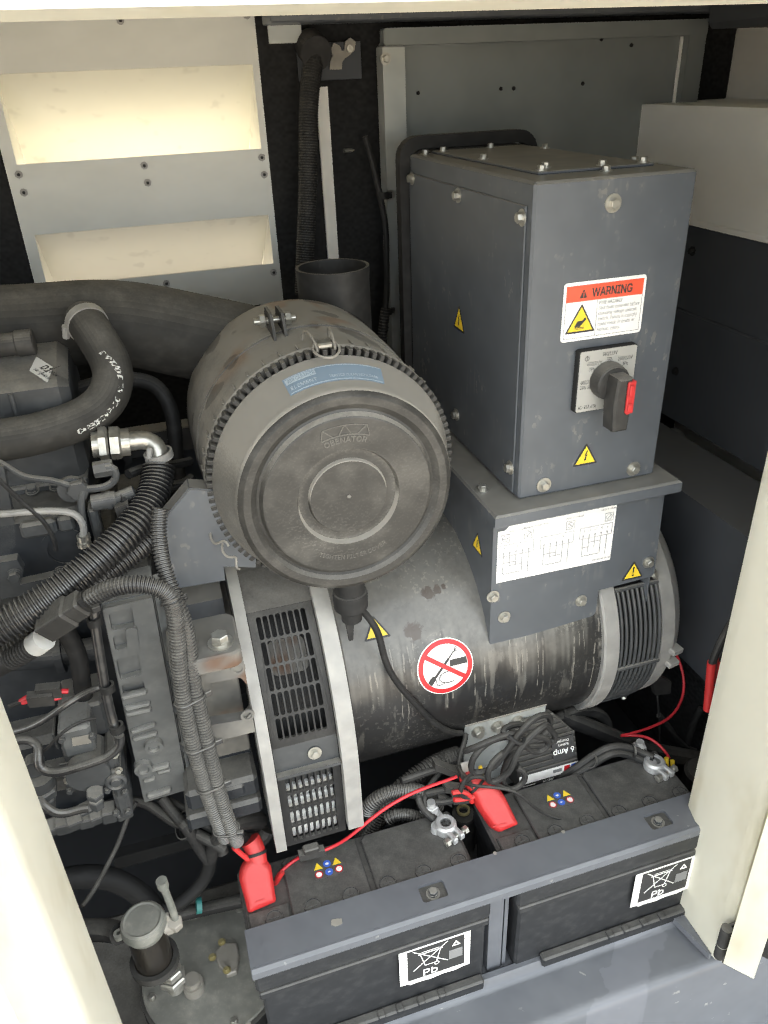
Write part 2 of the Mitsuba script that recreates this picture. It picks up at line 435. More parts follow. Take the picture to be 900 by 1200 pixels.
# header of the canopy
t = thing('canopy_header', 'cream painted canopy lintel along the top edge of the picture', 'lintel')
part(t, 'lip', bext([(0.545, 1.589), (0.572, 1.585), (0.60, 1.60), (0.60, 1.80), (0.545, 1.80)], -1.0, 1.30, 'x', 0.004), 'mat_cream')
part(t, 'seal', cbox(-0.95, 1.25, 0.601, 0.618, 1.588, 1.60, 0.003), 'mat_rubber', label='black rubber seal under the lintel')

t = thing('top_rail', 'blue grey steel rail under the roof above the galvanised panel', 'rail')
part(t, 'channel', cbox(0.275, 1.20, 1.50, 1.58, 1.632, 1.716), 'mat_bluegrey')
part(t, 'bracket', cbox(0.285, 0.345, 1.585, 1.59, 1.605, 1.650, 0.001), 'mat_galvanised')

# right pillar with its return, left pillar
t = thing('right_pillar', 'cream painted right door pillar of the generator canopy', 'pillar')
part(t, 'post', ext(sg.Polygon([(0.694, 0.672), (0.694, 0.578), (0.697, 0.568), (0.704, 0.562), (0.757, 0.562), (0.757, 0.70), (0.702, 0.70), (0.694, 0.672)]), 0.262, 1.60, 'z'), 'mat_cream', smooth=40)
part(t, 'foot', ext(sg.Polygon([(0.670, 0.676), (0.670, 0.66), (0.690, 0.575), (0.6935, 0.575), (0.6935, 0.676)]), 0.254, 0.268, 'z'), 'mat_sill', label='blue grey welded foot of the pillar')
t = thing('left_pillar', 'cream painted left door pillar with yellowed stains', 'pillar')
part(t, 'post', ext(sg.Polygon([(-0.206, 0.66), (-0.206, 0.572), (-0.212, 0.560), (-0.235, 0.545), (-0.250, 0.520), (-0.42, 0.505), (-0.42, 0.70), (-0.30, 0.70), (-0.212, 0.668)]), 0.0, 1.60, 'z'), 'mat_cream', smooth=40)

# base frame
t = thing('base_frame', 'blue grey painted base frame sill in front of the batteries', 'sill')
sill = [(0.668, 0.10), (0.668, 0.262), (0.665, 0.266), (0.656, 0.266), (0.653, 0.262), (0.648, 0.252), (0.640, 0.248), (0.584, 0.250), (0.572, 0.247), (0.566, 0.238), (0.563, 0.22), (0.552, -0.0), (0.62, -0.0)]
part(t, 'sill', ext(sg.Polygon(sill), -0.204, 1.6, 'x'), 'mat_sill', smooth=45)
part(t, 'battery_tray', cbox(-0.20, 0.80, 0.672, 0.862, 0.238, 0.256), 'mat_sill')
part(t, 'rail', cbox(-0.94, 1.10, 0.865, 0.90, 0.14, 0.26), 'mat_liner')

# right-hand side: partition with light upper band, dark foam and a ledge
t = thing('side_partition', 'side partition with off white upper box, dark foam lining and a dusty ledge', 'partition')
part(t, 'upper_box', ext(sg.Polygon([(1.05, 0.68), (1.05, 1.62), (1.28, 1.62), (1.28, 0.68)]), 1.27, 1.476, 'z'), 'mat_offwhite', label='off white upper box')
part(t, 'foam_panel', cbox(1.054, 1.09, 0.69, 1.62, 1.10, 1.2695, 0.004), 'mat_liner', label='dark foam strip')
part(t, 'lining', cbox(1.058, 1.09, 0.69, 1.62, 0.86, 1.0995, 0.004), 'mat_liner')
part(t, 'ledge', bext([(0.90, 0.50), (0.90, 0.842), (1.056, 0.842), (1.056, 0.50)], 0.68, 1.62, 'y', 0.006), 'mat_liner', label='dusty top of the dark ledge')
part(t, 'lower_lining', cbox(0.95, 1.0, 0.68, 1.62, 0.14, 0.498), 'mat_foam')
part(t, 'edge_trim', cbox(1.0465, 1.0495, 0.69, 1.62, 1.268, 1.279, 0.001), 'mat_offwhite', label='folded lower edge of the off white box')
for y_, z_ in ((1.02, 0.97), (1.35, 0.97), (1.02, 1.22), (1.35, 1.22)):
    part(t, 'panel_screw', aim(boltm(0.006, 1.5), (1.0535 if z_ > 1.1 else 1.0575, y_, z_), (-1, 0, 0)), 'mat_black', smooth=False)
t = thing('control_cabinet', 'dark box standing on the off white side box at top right', 'cabinet')
part(t, 'body', cbox(1.16, 1.27, 1.05, 1.30, 1.4775, 1.56, 0.006), 'mat_liner')
t = thing('ceiling_duct', 'dark duct under the roof in the upper right corner', 'duct')
part(t, 'body', cbox(1.12, 1.29, 1.05, 1.50, 1.602, 1.718, 0.01), 'mat_liner')
struct('wall_right', cbox(1.281, 1.33, 0.60, 1.70, 0.10, 1.72), 'mat_offwhite')

# ------------------------------------------------------------------ louvre panel in the back wall
t = thing('louvre_panel', 'grey sheet panel with two cream louvre hoods at upper left', 'panel')
op1, op2 = (-0.176, 0.254, 1.438, 1.576), (-0.176, 0.254, 1.228, 1.321)
face = sg.box(-0.196, 1.150, 0.266, 1.665)
for o in (op1, op2):
    face = face.difference(sg.box(o[0], o[2], o[1], o[3]))
part(t, 'sheet', ext(face, 1.600, 1.6035, 'y'), 'mat_panel', smooth=False)
for x0, x1, z0, z1 in (op1, op2):
    d = 0.15
    z_e = z0 - d * (1.55 - z0) / 1.6 - 0.003
    hood = [ext(sg.Polygon([(1.604, z1 + 0.002), (1.604, z1 - 0.001), (1.604 + d, z_e + 0.003), (1.604 + d, z_e), (1.607 + d, z_e), (1.607 + d, z_e + 0.004)]), x0, x1, 'x')]
    for xa, xb in ((x0 - 0.003, x0), (x1, x1 + 0.003)):
        hood.append(ext(sg.Polygon([(1.604, z1 + 0.002), (1.604, z0 - 0.002), (1.606 + d, z_e)]), xa, xb, 'x'))
    part(t, 'hood', cat(hood), 'mat_cream_inside', smooth=False, label='cream louvre hood lit by daylight from outside')
for p in [(0.0395,1.6,1.6463),(0.2527,1.6,1.6499),(-0.1767,1.6,1.4225),(-0.1756,1.6,1.3931),(0.0372,1.6,1.423),(0.0379,1.6,1.3942),(0.2524,1.6,1.4231),(0.2538,1.6,1.3933),(0.2519,1.6,1.2113),(0.0402,1.6,1.2116)]:
    m = cat([trimesh.creation.cylinder(0.0065, 0.0015, sections=20), trimesh.creation.cylinder(0.0038, 0.005, sections=14)])
    rv = part(t, 'rivet', aim(m, (p[0], 1.5985, p[2]), (0, -1, 0)), 'mat_cast', smooth=False)
    part(rv, 'mandrel', aim(trimesh.creation.cylinder(0.0026, 0.002, sections=12), (p[0], 1.5958, p[2]), (0, -1, 0)), 'mat_black', smooth=False)
    
# ------------------------------------------------------------------ galvanised frame behind the control box
t = thing('rear_bulkhead', 'galvanised framed bulkhead panel behind the grey control box', 'panel')
part(t, 'panel', cbox(0.485, 1.16, 1.575, 1.58, 0.70, 1.60, 0.001), 'mat_bulkhead')
part(t, 'post', bext([(0.478, 1.535), (0.478, 1.574), (0.520, 1.574), (0.520, 1.535)], 0.70, 1.595, 'z', 0.003), 'mat_galvanised')
part(t, 'post', bext([(1.125, 1.55), (1.125, 1.574), (1.165, 1.574), (1.165, 1.55)], 0.70, 1.60, 'z', 0.003), 'mat_bulkhead')
part(t, 'rail', bext([(1.545, 1.595), (1.545, 1.622), (1.574, 1.622), (1.574, 1.595)], 0.485, 1.165, 'x', 0.003), 'mat_bulkhead')
part(t, 'weld_strip', cbox(1.1205, 1.1245, 1.566, 1.574, 1.40, 1.594, 0.001), 'mat_white', label='pale sealant line')
for p in [(0.483,1.533,1.5745),(0.4826,1.533,1.3463),(0.4808,1.533,1.1197)]:
    bolt(t, (p[0], 1.5345, p[2]), (0, -1, 0), 0.0065)
for p in [(0.5279,1.574,1.5958),(0.5268,1.574,1.5577),(0.558,1.574,1.5173),(0.7289,1.574,1.5174),(0.7562,1.574,1.517),(0.9075,1.574,1.5191),(0.9415,1.574,1.5941),(1.0101,1.574,1.5821),(1.129,1.574,1.5802)]:
    part(t, 'rivet', aim(trimesh.creation.icosphere(subdivisions=2, radius=0.0035), (p[0], 1.574, p[2]), (0, -1, 0)), 'mat_black', smooth=True)

# strip, latch, wire run left of it
t = thing('door_stay', 'narrow off white vertical strip between the black hose and the bulkhead', 'strip')
part(t, 'bar', bext([(0.366, 1.595), (0.366, 1.603), (0.388, 1.603), (0.388, 1.595)], 1.14, 1.535, 'z', 0.001), 'mat_offwhite')
t = thing('door_latch', 'pale hook shaped door latch on a dark plate at the top', 'latch')
part(t, 'plate', cbox(0.335, 0.455, 1.594, 1.599, 1.545, 1.605, 0.001), 'mat_liner')
hook = sg.Polygon([(0.394,1.564),(0.3965,1.5761),(0.4019,1.584),(0.3976,1.5908),(0.4031,1.6013),(0.4124,1.597),(0.415,1.5889),(0.4231,1.5887),(0.4256,1.6033),(0.434,1.6084),(0.4417,1.6028),(0.4394,1.5922),(0.431,1.5858),(0.4192,1.5794),(0.4139,1.5728),(0.4133,1.5634)])
part(t, 'hook', ext(hook.buffer(0.002), 1.586, 1.592, 'y'), 'mat_alloy', smooth=False, label='pale hook')
part(t, 'pin', aim(trimesh.creation.cylinder(0.006, 0.016, sections=16), (0.4309,1.588,1.5937), (0, -1, 0)), 'mat_zinc')

t = thing('drain_hose', 'black corrugated hose hanging from the latch plate down behind the air inlet', 'hose')
part(t, 'tube', conduit([(0.3642,1.57,1.5885),(0.3512,1.56,1.5544),(0.3405,1.55,1.5117),(0.3294,1.54,1.4289),(0.3179,1.53,1.3425),(0.3057,1.52,1.2679),(0.2924,1.51,1.1824)], 0.018, 0.0045, 0.06, 16), 'mat_rubber')
part(t, 'socket', aim(trimesh.creation.cylinder(0.028, 0.05, sections=24), (0.3611,1.575,1.594), (0.0, -1, -0.3)), 'mat_rubber')

t = thing('bulkhead_cable', 'thin black cable clipped to the galvanised bulkhead post', 'cable')
part(t, 'sheath', tube([(0.4374,1.53,1.4518),(0.4527,1.525,1.3856),(0.4595,1.52,1.3449),(0.4675,1.52,1.285),(0.4667,1.52,1.2201),(0.4644,1.52,1.1613),(0.4569,1.52,1.1098),(0.4524,1.52,1.0471)], 0.006), 'mat_rubber')
part(t, 'loom', conduit([(0.4608,1.518,1.1327),(0.4531,1.516,1.0934),(0.4465,1.515,1.0309)], 0.0105, 0.006, 0.14), 'mat_rubber')
for q in [(0.4654,1.522,1.3473),(0.4636,1.522,1.1244)]:
    part(t, 'clip', aim(trimesh.creation.cylinder(0.011, 0.012, sections=18), q, (0, 0.2, 1)), 'mat_rubber')
    part(t, 'clip_strap', cbox(q[0], q[0] + 0.02, q[1] + 0.004, q[1] + 0.010, q[2] - 0.006, q[2] + 0.006, 0.001), 'mat_rubber')
whole('wall_stud', aim(trimesh.creation.cylinder(0.004, 0.03, sections=14), (0.4296,1.61,1.4243), (-1, -0.3, 0)), 'mat_zinc', 'small shiny stud sticking out of the dark foam beside the strip', 'stud')

# ------------------------------------------------------------------ control box on its pedestal
BX0, BX1, BY0, BY1, BZ0, BZ1 = 0.465, 0.693, 0.900, 1.360, 1.000, 1.4315
X, Y, Z = np.eye(3)
t = thing('control_box', 'tall blue grey electrical terminal box with rotary voltage switch and warning label', 'terminal box')
part(t, 'front_cover', cbox(BX0, BX1, BY0, BY1, BZ0, BZ1, 0.0035), 'mat_bluegrey')
part(t, 'side_panel', bext([(0.916, 1.004), (BY1 - 0.004, 1.004), (BY1 - 0.004, 1.403), (0.916, 1.403)], BX0 - 0.0028, BX0 - 0.0002, 'x', 0.0008), 'mat_bluegrey')
part(t, 'top_plate', bext([(0.500, 0.960), (0.668, 0.960), (0.668, 1.345), (0.500, 1.345)], BZ1 + 0.0002, BZ1 + 0.004, 'z', 0.001), 'mat_bluegrey', label='dusty top plate')
trim = rrect(0.448, 0.705, 0.98, 1.458, 0.035).difference(rrect(0.468, 0.690, 1.00, 1.438, 0.02))
part(t, 'rear_gasket', ext(trim, 1.362, 1.386, 'y'), 'mat_rubber', label='black rubber gasket round the back edge')
part(t, 'rear_cover', bext(rrect(0.470, 0.688, 1.002, 1.436, 0.02), 1.3602, 1.45, 'y', 0.004), 'mat_rubber')
for x, y in ((0.510, 0.972), (0.530, 1.000), (0.590, 0.948), (0.600, 0.975), (0.660, 0.972), (0.678, 1.02), (0.512, 1.16), (0.512, 1.325), (0.488, 1.345), (0.60, 1.330), (0.66, 1.25)):
    bolt(t, (x, y, BZ1 + (0.004 if 0.5 < x < 0.668 and y > 0.96 else 0.0)), Z, 0.0052)
for p in [(0.5736,0.9,1.3998),(0.5047,0.9,1.0179),(0.6547,0.9,1.0168)]:
    bolt(t, (p[0], BY0 - 0.0002, p[2]), -Y, 0.0068, washer=1.7)
for p in [(0.462,0.9235,1.3888),(0.462,1.1339,1.3915),(0.462,1.3398,1.3959),(0.462,0.9247,1.0423),(0.462,1.1339,1.046)]:
    bolt(t, (BX0 - 0.0028, p[1], p[2]), -X, 0.0066, washer=1.6)


def front(px):
    return np.array([px[0], BY0 - 0.0003, px[2]])


# the warning label
w = part(t, 'warning_label', put(flat(rrect(0, 0.122, 0, 0.078, 0.005), 0, 0.0006), front((0.5141,0.9,1.2292)), X, Z), 'mat_white', label='white warning label with red header above the switch')
o = front((0.5141,0.9,1.2292))
fr = lambda m: put(m, o, X, Z)
part(w, 'red_band', fr(flat(sg.box(0.004, 0.0525, 0.118, 0.0735), 0.0006, 0.0009)), 'mat_orange_red', smooth=False)
rules = shapely.union_all([line(0.004, 0.004, 0.118, 0.004, 0.0006), line(0.004, 0.004, 0.004, 0.0525, 0.0006), line(0.118, 0.004, 0.118, 0.0525, 0.0006), line(0.051, 0.004, 0.051, 0.0525, 0.0006)])
part(w, 'rules', fr(flat(rules, 0.0006, 0.0008)), 'mat_grey_ink', smooth=False)
part(w, 'heading', fr(cat([words('WARNING', 0.0108, 0.041, 0.0573, 0.0009, bold=True, width=0.060), flat(sg.Polygon([(0.0235, 0.0568), (0.0345, 0.0568), (0.029, 0.068)]), 0.0009, 0.0012)])), 'mat_ink', smooth=False)
part(w, 'exclamation', fr(words('!', 0.007, 0.029, 0.0578, 0.00125, bold=True, center=True)), 'mat_orange_red', smooth=False)
tri = lambda cx, cy, s: sg.Polygon([(cx - s * 0.55, cy - s * 0.45), (cx + s * 0.55, cy - s * 0.45), (cx, cy + s * 0.5)])
part(w, 'triangle', fr(flat(tri(0.028, 0.0285, 0.037).buffer(0.0012), 0.0006, 0.0009)), 'mat_ink', smooth=False)
part(w, 'triangle_fill', fr(flat(tri(0.028, 0.0285, 0.034), 0.0009, 0.0011)), 'mat_yellow', smooth=False)
hand = shapely.union_all([sg.Polygon([(0.019, 0.0195), (0.027, 0.0195), (0.031, 0.023), (0.036, 0.028), (0.034, 0.031), (0.0305, 0.027), (0.023, 0.0265)]), line(0.0205, 0.0178, 0.033, 0.0178, 0.0009), line(0.0205, 0.0160, 0.033, 0.0160, 0.0007), line(0.022, 0.020, 0.020, 0.0178, 0.0016), line(0.0265, 0.020, 0.0245, 0.0178, 0.0016)])
part(w, 'pictogram', fr(flat(hand, 0.0011, 0.0014)), 'mat_ink', smooth=False)
txt = [words('FIRE HAZARD!', 0.0046, 0.0535, 0.0455, 0.0006, bold=True, width=0.034)]
for k, s in enumerate(('Shut down generator before', 'changing voltage selector', 'switch. Failure to comply', 'could result in death or', 'serious injury.')):
    txt.append(words(s, 0.0046, 0.0535, 0.0385 - 0.0072 * k, 0.0006, width=0.00236 * len(s)))
for m in txt:
    part(w, 'small_print', fr(m), 'mat_grey_ink', smooth=False)

# rotary switch
s0 = front((0.5382,0.9,1.1291))
sw = part(t, 'switch', put(bext(rrect(0, 0.0885, 0, 0.0885, 0.003), 0.0004, 0.012, 'z', 0.001), s0, X, Z), 'mat_black', label='rotary voltage selector switch with red lock tab')
o2 = s0 - Y * 0.0118
fs = lambda m: put(m, o2, X, Z)
part(sw, 'legend_plate', fs(flat(rrect(0.001, 0.0875, 0.001, 0.0875, 0.003), 0.0003, 0.0012)), 'mat_silver', smooth=False)
lt = [words(a, 0.0052, x, y, 0.0012, center=True, width=0.0028 * len(a)) for a, x, y in (('240/139V', 0.046, 0.078), ('3Ph', 0.046, 0.0700), ('208/120V', 0.071, 0.0685), ('3Ph', 0.071, 0.0605), ('480/277V', 0.0235, 0.067), ('3Ph', 0.020, 0.059), ('480/277V', 0.0155, 0.0415), ('2Ph 1Ph', 0.0145, 0.0340), ('AC-21A 63A', 0.018, 0.0050))]
ring = sg.Point(0.0115, 0.0775).buffer(0.0034).difference(sg.Point(0.0115, 0.0775).buffer(0.0027)).union(line(0.0115, 0.0735, 0.0115, 0.0815, 0.0008))
part(sw, 'symbol', fs(flat(ring, 0.0012, 0.0015)), 'mat_ink', smooth=False)
for m in lt:
    part(sw, 'lettering', fs(m), 'mat_ink', smooth=False)
kc = (0.0445, 0.044)
knob = lathe([(0.0012, 0.0), (0.0012, 0.026), (0.006, 0.0262), (0.020, 0.0245), (0.022, 0.0225), (0.022, 0)], (kc[0], kc[1], 0), (0, 0, 1), 40)
handle = bext(sa.rotate(sg.Polygon([(0.0335, 0.060), (0.0555, 0.060), (0.058, 0.02), (0.056, -0.016), (0.034, -0.016), (0.031, 0.02)]), 0, origin=kc), 0.018, 0.048, 'z', 0.003)
kn = part(sw, 'knob', fs(cat([knob, handle])), 'mat_black_plastic', label='black rotary knob')
part(sw, 'lock_tab', fs(cat([bext(rrect(0.0465, 0.0545, 0.010, 0.056, 0.003), 0.0478, 0.0525, 'z', 0.0012), bext(rrect(0.0475, 0.0535, 0.014, 0.026, 0.002), 0.052, 0.0555, 'z', 0.001), bext(rrect(0.0475, 0.0535, 0.036, 0.052, 0.002), 0.052, 0.0555, 'z', 0.001), cbox(0.0545, 0.0595, 0.010, 0.056, 0.030, 0.050, 0.001)])), 'mat_red', smooth=False, label='red lock tab on the knob')


def bolt_triangle(parent, o, u, v, s, sign='bolt', wrap=None):
    f = wrap or (lambda m: put(m, o, u, v))
    k = part(parent, 'hazard_triangle', f(flat(tri(0, 0, s).buffer(s * 0.05), 0.0004, 0.0009)), 'mat_ink', smooth=False, label='yellow hazard triangle with black edge')
    part(k, 'fill', f(flat(tri(0, 0, s * 0.90), 0.0009, 0.0011)), 'mat_yellow', smooth=False)
    if sign == 'bolt':
        p = sg.Polygon([(0.06, 0.28), (-0.09, -0.02), (-0.01, -0.02), (-0.06, -0.22), (-0.11, -0.20), (-0.04, -0.38), (0.06, -0.22), (0.0, -0.22), (0.10, 0.05), (0.01, 0.05), (0.12, 0.28)])
        m = flat(sa.scale(p, s * 0.8, s * 0.8, origin=(0, 0)), 0.0011, 0.0014)
    else:
        m = flat(sg.Polygon([(-0.055, 0.24), (0.055, 0.24), (0.025, -0.14), (-0.025, -0.14)]).union(sg.Point(0, -0.26).buffer(0.055)), 0.0011, 0.0014)
        m.apply_scale([s, s, 1])
    part(k, 'symbol', f(m), 'mat_ink', smooth=False)


bolt_triangle(t, front((0.5698,0.9,1.0547)), X, Z, 0.032)
p = (0.462,1.1246,1.2108)
bolt_triangle(t, np.array([BX0 - 0.0031, p[1], p[2]]), -Y, Z, 0.036)

# ------------------------------------------------------------------ pedestal under the box
t = thing('box_pedestal', 'blue grey pedestal with dusty lipped tray carrying the terminal box', 'pedestal')
tz = 0.9985
part(t, 'tray', bext(sg.box(0.414, 0.868, 0.722, 1.42), tz - 0.021, tz, 'z', 0.003), 'mat_bluegrey', label='dusty lipped tray top')
fp = sg.Polygon([(0.426, 0.9775), (0.426, 0.745), (0.432, 0.738), (0.618, 0.752), (0.618, 0.802), (0.722, 0.806), (0.717, 0.9775)])
part(t, 'front_plate', ext(fp.buffer(-0.010).buffer(0.010), 0.8985, 0.9015, 'y'), 'mat_bluegrey')
sp = sg.Polygon([(0.9018, 0.9775), (0.9018, 0.752), (0.932, 0.80), (0.98, 0.842), (1.05, 0.868), (1.12, 0.872), (1.30, 0.80), (1.30, 0.9775)])
part(t, 'side_plate', ext(sp, 0.426, 0.429, 'x'), 'mat_bluegrey')
part(t, 'side_plate', ext(sp, 0.7145, 0.7175, 'x'), 'mat_bluegrey')
for p in [(0.429,0.9,0.838),(0.4497,0.9,0.793),(0.5868,0.9,0.79),(0.7063,0.9,0.8372)]:
    bolt(t, (p[0], 0.8983, p[2]), -Y, 0.0066, washer=1.6)
p = (0.4302,0.9516,1)
bolt(t, (p[0], p[1], tz), Z, 0.0066)
bolt_triangle(t, np.array([(0.679,0.9,0.8268)[0], 0.8982, (0.679,0.9,0.8268)[2]]), X, Z, 0.032, '!')
p = (0.426,0.9531,0.9047)
bolt_triangle(t, np.array([0.4258, p[1], p[2]]), -Y, Z, 0.032)
# wiring diagram sticker
dx, dz = 0.195, 0.098
o3 = np.array([0.4335, 0.8982, 0.8615])
fd = lambda m: put(m, o3, X, Z)
pl = part(t, 'diagram_label', fd(flat(sg.Polygon([(0, 0), (0.1985, -0.002), (0.199, 0.108), (0.02, 0.101), (0.012, 0.092), (0, 0.092)]), 0, 0.0006)), 'mat_white', smooth=False, label='white wiring diagram label')
ln = []
W1, LW = 0.0009, 0.0011
for k, (x0, sy) in enumerate(((0.004, 0), (0.072, 0.001), (0.139, 0.002))):
    ln += [sg.box(x0, 0.046 + sy, x0 + 0.056, 0.066 + sy).exterior.buffer(W1 / 2)]
    xs = [x0 + 0.006 + 0.0105 * q for q in range(5)]
    for q, x in enumerate(xs):
        ln += [sg.Point(x, 0.0515 + sy).buffer(0.0016), line(x, 0.052 + sy, x, (0.014, 0.020, 0.026, 0.014, 0.010)[q] + sy, LW)]
    low = ((0.014, 0, 3), (0.028, 1, 3), (0.034, 0, 2)) if k < 2 else ((0.014, 0, 3), (0.030, 0, 1), (0.038, 1, 3))
    for yy, a, b in low:
        ln += [line(xs[a], yy + sy, xs[b], yy + sy, LW)]
    for bx_ in ((x0 + 0.001, x0 + 0.040) if k == 0 else (x0 + 0.042,)):
        c = (bx_ + 0.007, 0.0775 + sy)
        ln += [sg.box(bx_, 0.0705 + sy, bx_ + 0.014, 0.0845 + sy).exterior.buffer(W1 / 2), sg.Point(*c).buffer(0.0048).exterior.buffer(W1 / 2), sa.rotate(line(c[0] - 0.005, c[1], c[0] + 0.005, c[1], 0.0014), (0, 45, 90, 135)[(k * 2 + (bx_ > x0 + 0.02)) % 4], origin=c)]
part(pl, 'diagram', fd(flat(shapely.union_all(ln).intersection(sg.box(0.001, 0.0, 0.198, 0.1)), 0.0006, 0.0008)), 'mat_grey_ink', smooth=False)
tx = []
for k, x0 in enumerate((0.004, 0.072, 0.139)):
    for q, s in enumerate(('L1', 'L2', 'L3', 'N', '+')):
        tx.append(words(s, 0.0040, x0 + 0.006 + 0.0105 * q, 0.0585 + 0.001 * k, 0.0006, center=True))
tx += [words('480V 3-PHASE WYE', 0.0030, 0.016, 0.0875, 0.0006), words('240V 3-PHASE WYE', 0.0030, 0.042, 0.0885, 0.0006), words('208V 3-PHASE', 0.0030, 0.112, 0.0895, 0.0006), words('240V 1-PHASE', 0.0030, 0.172, 0.0925, 0.0006), words('WIRING DIAGRAM', 0.0026, 0.165, 0.003, 0.0006)]
for m in tx:
    part(pl, 'lettering', fd(m), 'mat_grey_ink', smooth=False)

# ------------------------------------------------------------------ alternator
YC, ZC, RS = 1.10, 0.66, 0.218
ax = (0, YC, ZC)
t = thing('alternator', 'black dusty alternator drum with silver flanges and slotted vents', 'alternator')
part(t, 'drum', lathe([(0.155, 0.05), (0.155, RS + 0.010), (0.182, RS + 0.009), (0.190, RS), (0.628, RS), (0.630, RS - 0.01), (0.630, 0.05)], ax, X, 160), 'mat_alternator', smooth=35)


def ushape(x0, x1, r, r_in, zlow, n=60):
    """half round cover with straight sides below the axis"""
    a = np.linspace(0, np.pi, n)
    out = [(YC - r, zlow)] + [(YC - r * math.cos(q), ZC + r * math.sin(q)) for q in a] + [(YC + r, zlow)]
    inn = [(YC + r_in, zlow)] + [(YC + r_in * math.cos(q), ZC + r_in * math.sin(q)) for q in a] + [(YC - r_in, zlow)]
    return ext(sg.Polygon(out + inn), x0, x1, 'x')


part(t, 'fan_flange', ushape(0.148, 0.172, 0.3165, 0.20, 0.549), 'mat_cast', label='dusty silver flange beside the drum')
part(t, 'fan_flange', ushape(0.036, 0.052, 0.3165, 0.20, 0.544), 'mat_cast', label='silver flange on the engine side')
RG = 0.302
al = np.linspace(math.radians(50.8), math.radians(110), 24)
cov = [(YC - (RG + 0.002) * math.cos(q), ZC + (RG + 0.002) * math.sin(q)) for q in al] + [(YC - (RG - 0.004) * math.cos(q), ZC + (RG - 0.004) * math.sin(q)) for q in al[::-1]]
part(t, 'fan_cover', ext(sg.Polygon(cov), 0.0525, 0.1475, 'x'), 'mat_black_plastic', label='dusty black cover over the fan')


def grille(s0, s1, rows, x0, x1, cols, bar, margin, top_margin):
    """flat grille of slots in (x, arc) coordinates"""
    g = sg.box(x0, s0, x1, s1)
    h = (s1 - s0 - top_margin * 2) / rows
    w_ = (x1 - x0 - 2 * margin) / cols
    holes = []
    for r in range(rows):
        for c in range(cols):
            a, b = x0 + margin + c * w_ + bar / 2, x0 + margin + (c + 1) * w_ - bar / 2
            u, v = s0 + top_margin + r * h + bar * 0.7, s0 + top_margin + (r + 1) * h - bar * 0.7
            holes.append(rrect(a, b, u, v, (b - a) * 0.42, 3))
    return g.difference(shapely.union_all(holes))


def ucurve(m, r):
    """local y as arc length from the height of the axis upwards round the cover, straight down below it"""
    v, f = trimesh.remesh.subdivide_to_size(m.vertices, m.faces, 0.02, max_iter=8)
    up = v[:, 1] > 0
    a, rr = v[:, 1] / r, r + v[:, 2]
    y = np.where(up, YC - rr * np.cos(a), YC - rr)
    z = np.where(up, ZC + rr * np.sin(a), ZC + v[:, 1])
    return trimesh.Trimesh(np.stack([v[:, 0], y, z], 1), f, process=False)


gr = part(t, 'grille', ucurve(flat(grille(0.070, RG * math.radians(51.5), 5, 0.0535, 0.1465, 8, 0.0024, 0.010, 0.010), -0.006, 0.0), RG), 'mat_grille', smooth=False, label='black slotted upper fan grille')
part(t, 'grille', ucurve(flat(grille(-0.127, 0.022, 4, 0.0535, 0.1465, 8, 0.0024, 0.010, 0.006), -0.006, 0.0), RG), 'mat_grille', smooth=False, label='black slotted lower fan grille')
part(t, 'strap', cat([ucurve(flat(sg.box(0.0535, 0.0225, 0.1465, 0.0695), -0.012, -0.001), RG), ucurve(flat(sg.box(0.0535, 0.024, 0.1465, 0.029), -0.001, 0.010), RG)]), 'mat_engine', smooth=False, label='dark strap between the two grilles')
bolt(t, (0.112, YC - RG * math.cos(0.16) - 0.0005, ZC + RG * math.sin(0.16)), (0, -math.cos(0.16), math.sin(0.16)), 0.006, washer=1.7)
part(t, 'winding', lathe([(0.060, 0.0), (0.060, 0.265), (0.062, 0.268), (0.140, 0.268), (0.140, 0)], ax, X, 64), 'mat_black')
part(t, 'red_coil', cylwrap(flat(rrect(0.074, 0.128, 0.0, 0.05, 0.01), 0, 0.006), math.radians(32), 0.2685, YC, ZC, 0.01), 'mat_rusty', label='dark red coil seen through the grille')
for k in range(5):
    z = 0.672 - k * 0.029
    for q in range(8):
        x = 0.0640 + q * 0.0092
        part(t, 'fan_blade', cbox(x, x + 0.0074, 0.812, 0.822, z - 0.023, z, 0.002), 'mat_fin' if k else 'mat_engine', smooth=False)

# end bell with curved vent bars
part(t, 'end_ring', lathe([(0.628, 0.15), (0.628, 0.226), (0.631, 0.229), (0.655, 0.229), (0.658, 0.226), (0.658, 0.15)], ax, X, 128), 'mat_cast', label='silver ring at the end of the drum')
part(t, 'end_core', lathe([(0.655, 0.0), (0.655, 0.195), (0.75, 0.195), (0.75, 0.0)], ax, X, 64), 'mat_black')
part(t, 'end_bell', lathe([(0.744, 0.15), (0.744, 0.222), (0.770, 0.220), (0.790, 0.205), (0.805, 0.185), (0.812, 0.15), (0.812, 0.0)], ax, X, 128), 'mat_cast', label='dusty silver end bell')
for k in range(9):
    x = 0.665 + k * 0.0092
    a0, a1 = math.radians(-46), math.radians(33)
    q = np.linspace(a0, a1, 24)
    pts = np.stack([q * 0 + x, YC - 0.221 * np.cos(q), ZC + 0.221 * np.sin(q)], 1)
    part(t, 'vent_bar', sweep(pts, 0.0029, 8), 'mat_engine')
for a in (33, -6, -46):
    q = math.radians(a)
    part(t, 'vent_rail', tube([(0.659, YC - 0.2225 * math.cos(q), ZC + 0.2225 * math.sin(q)), (0.743, YC - 0.2225 * math.cos(q), ZC + 0.2225 * math.sin(q))], 0.0042, 8), 'mat_engine')
for a in (36, -49):
    q = math.radians(a)
    bolt(t, (0.738, YC - 0.226 * math.cos(q), ZC + 0.226 * math.sin(q)), (0, -math.cos(q), math.sin(q)), 0.005)
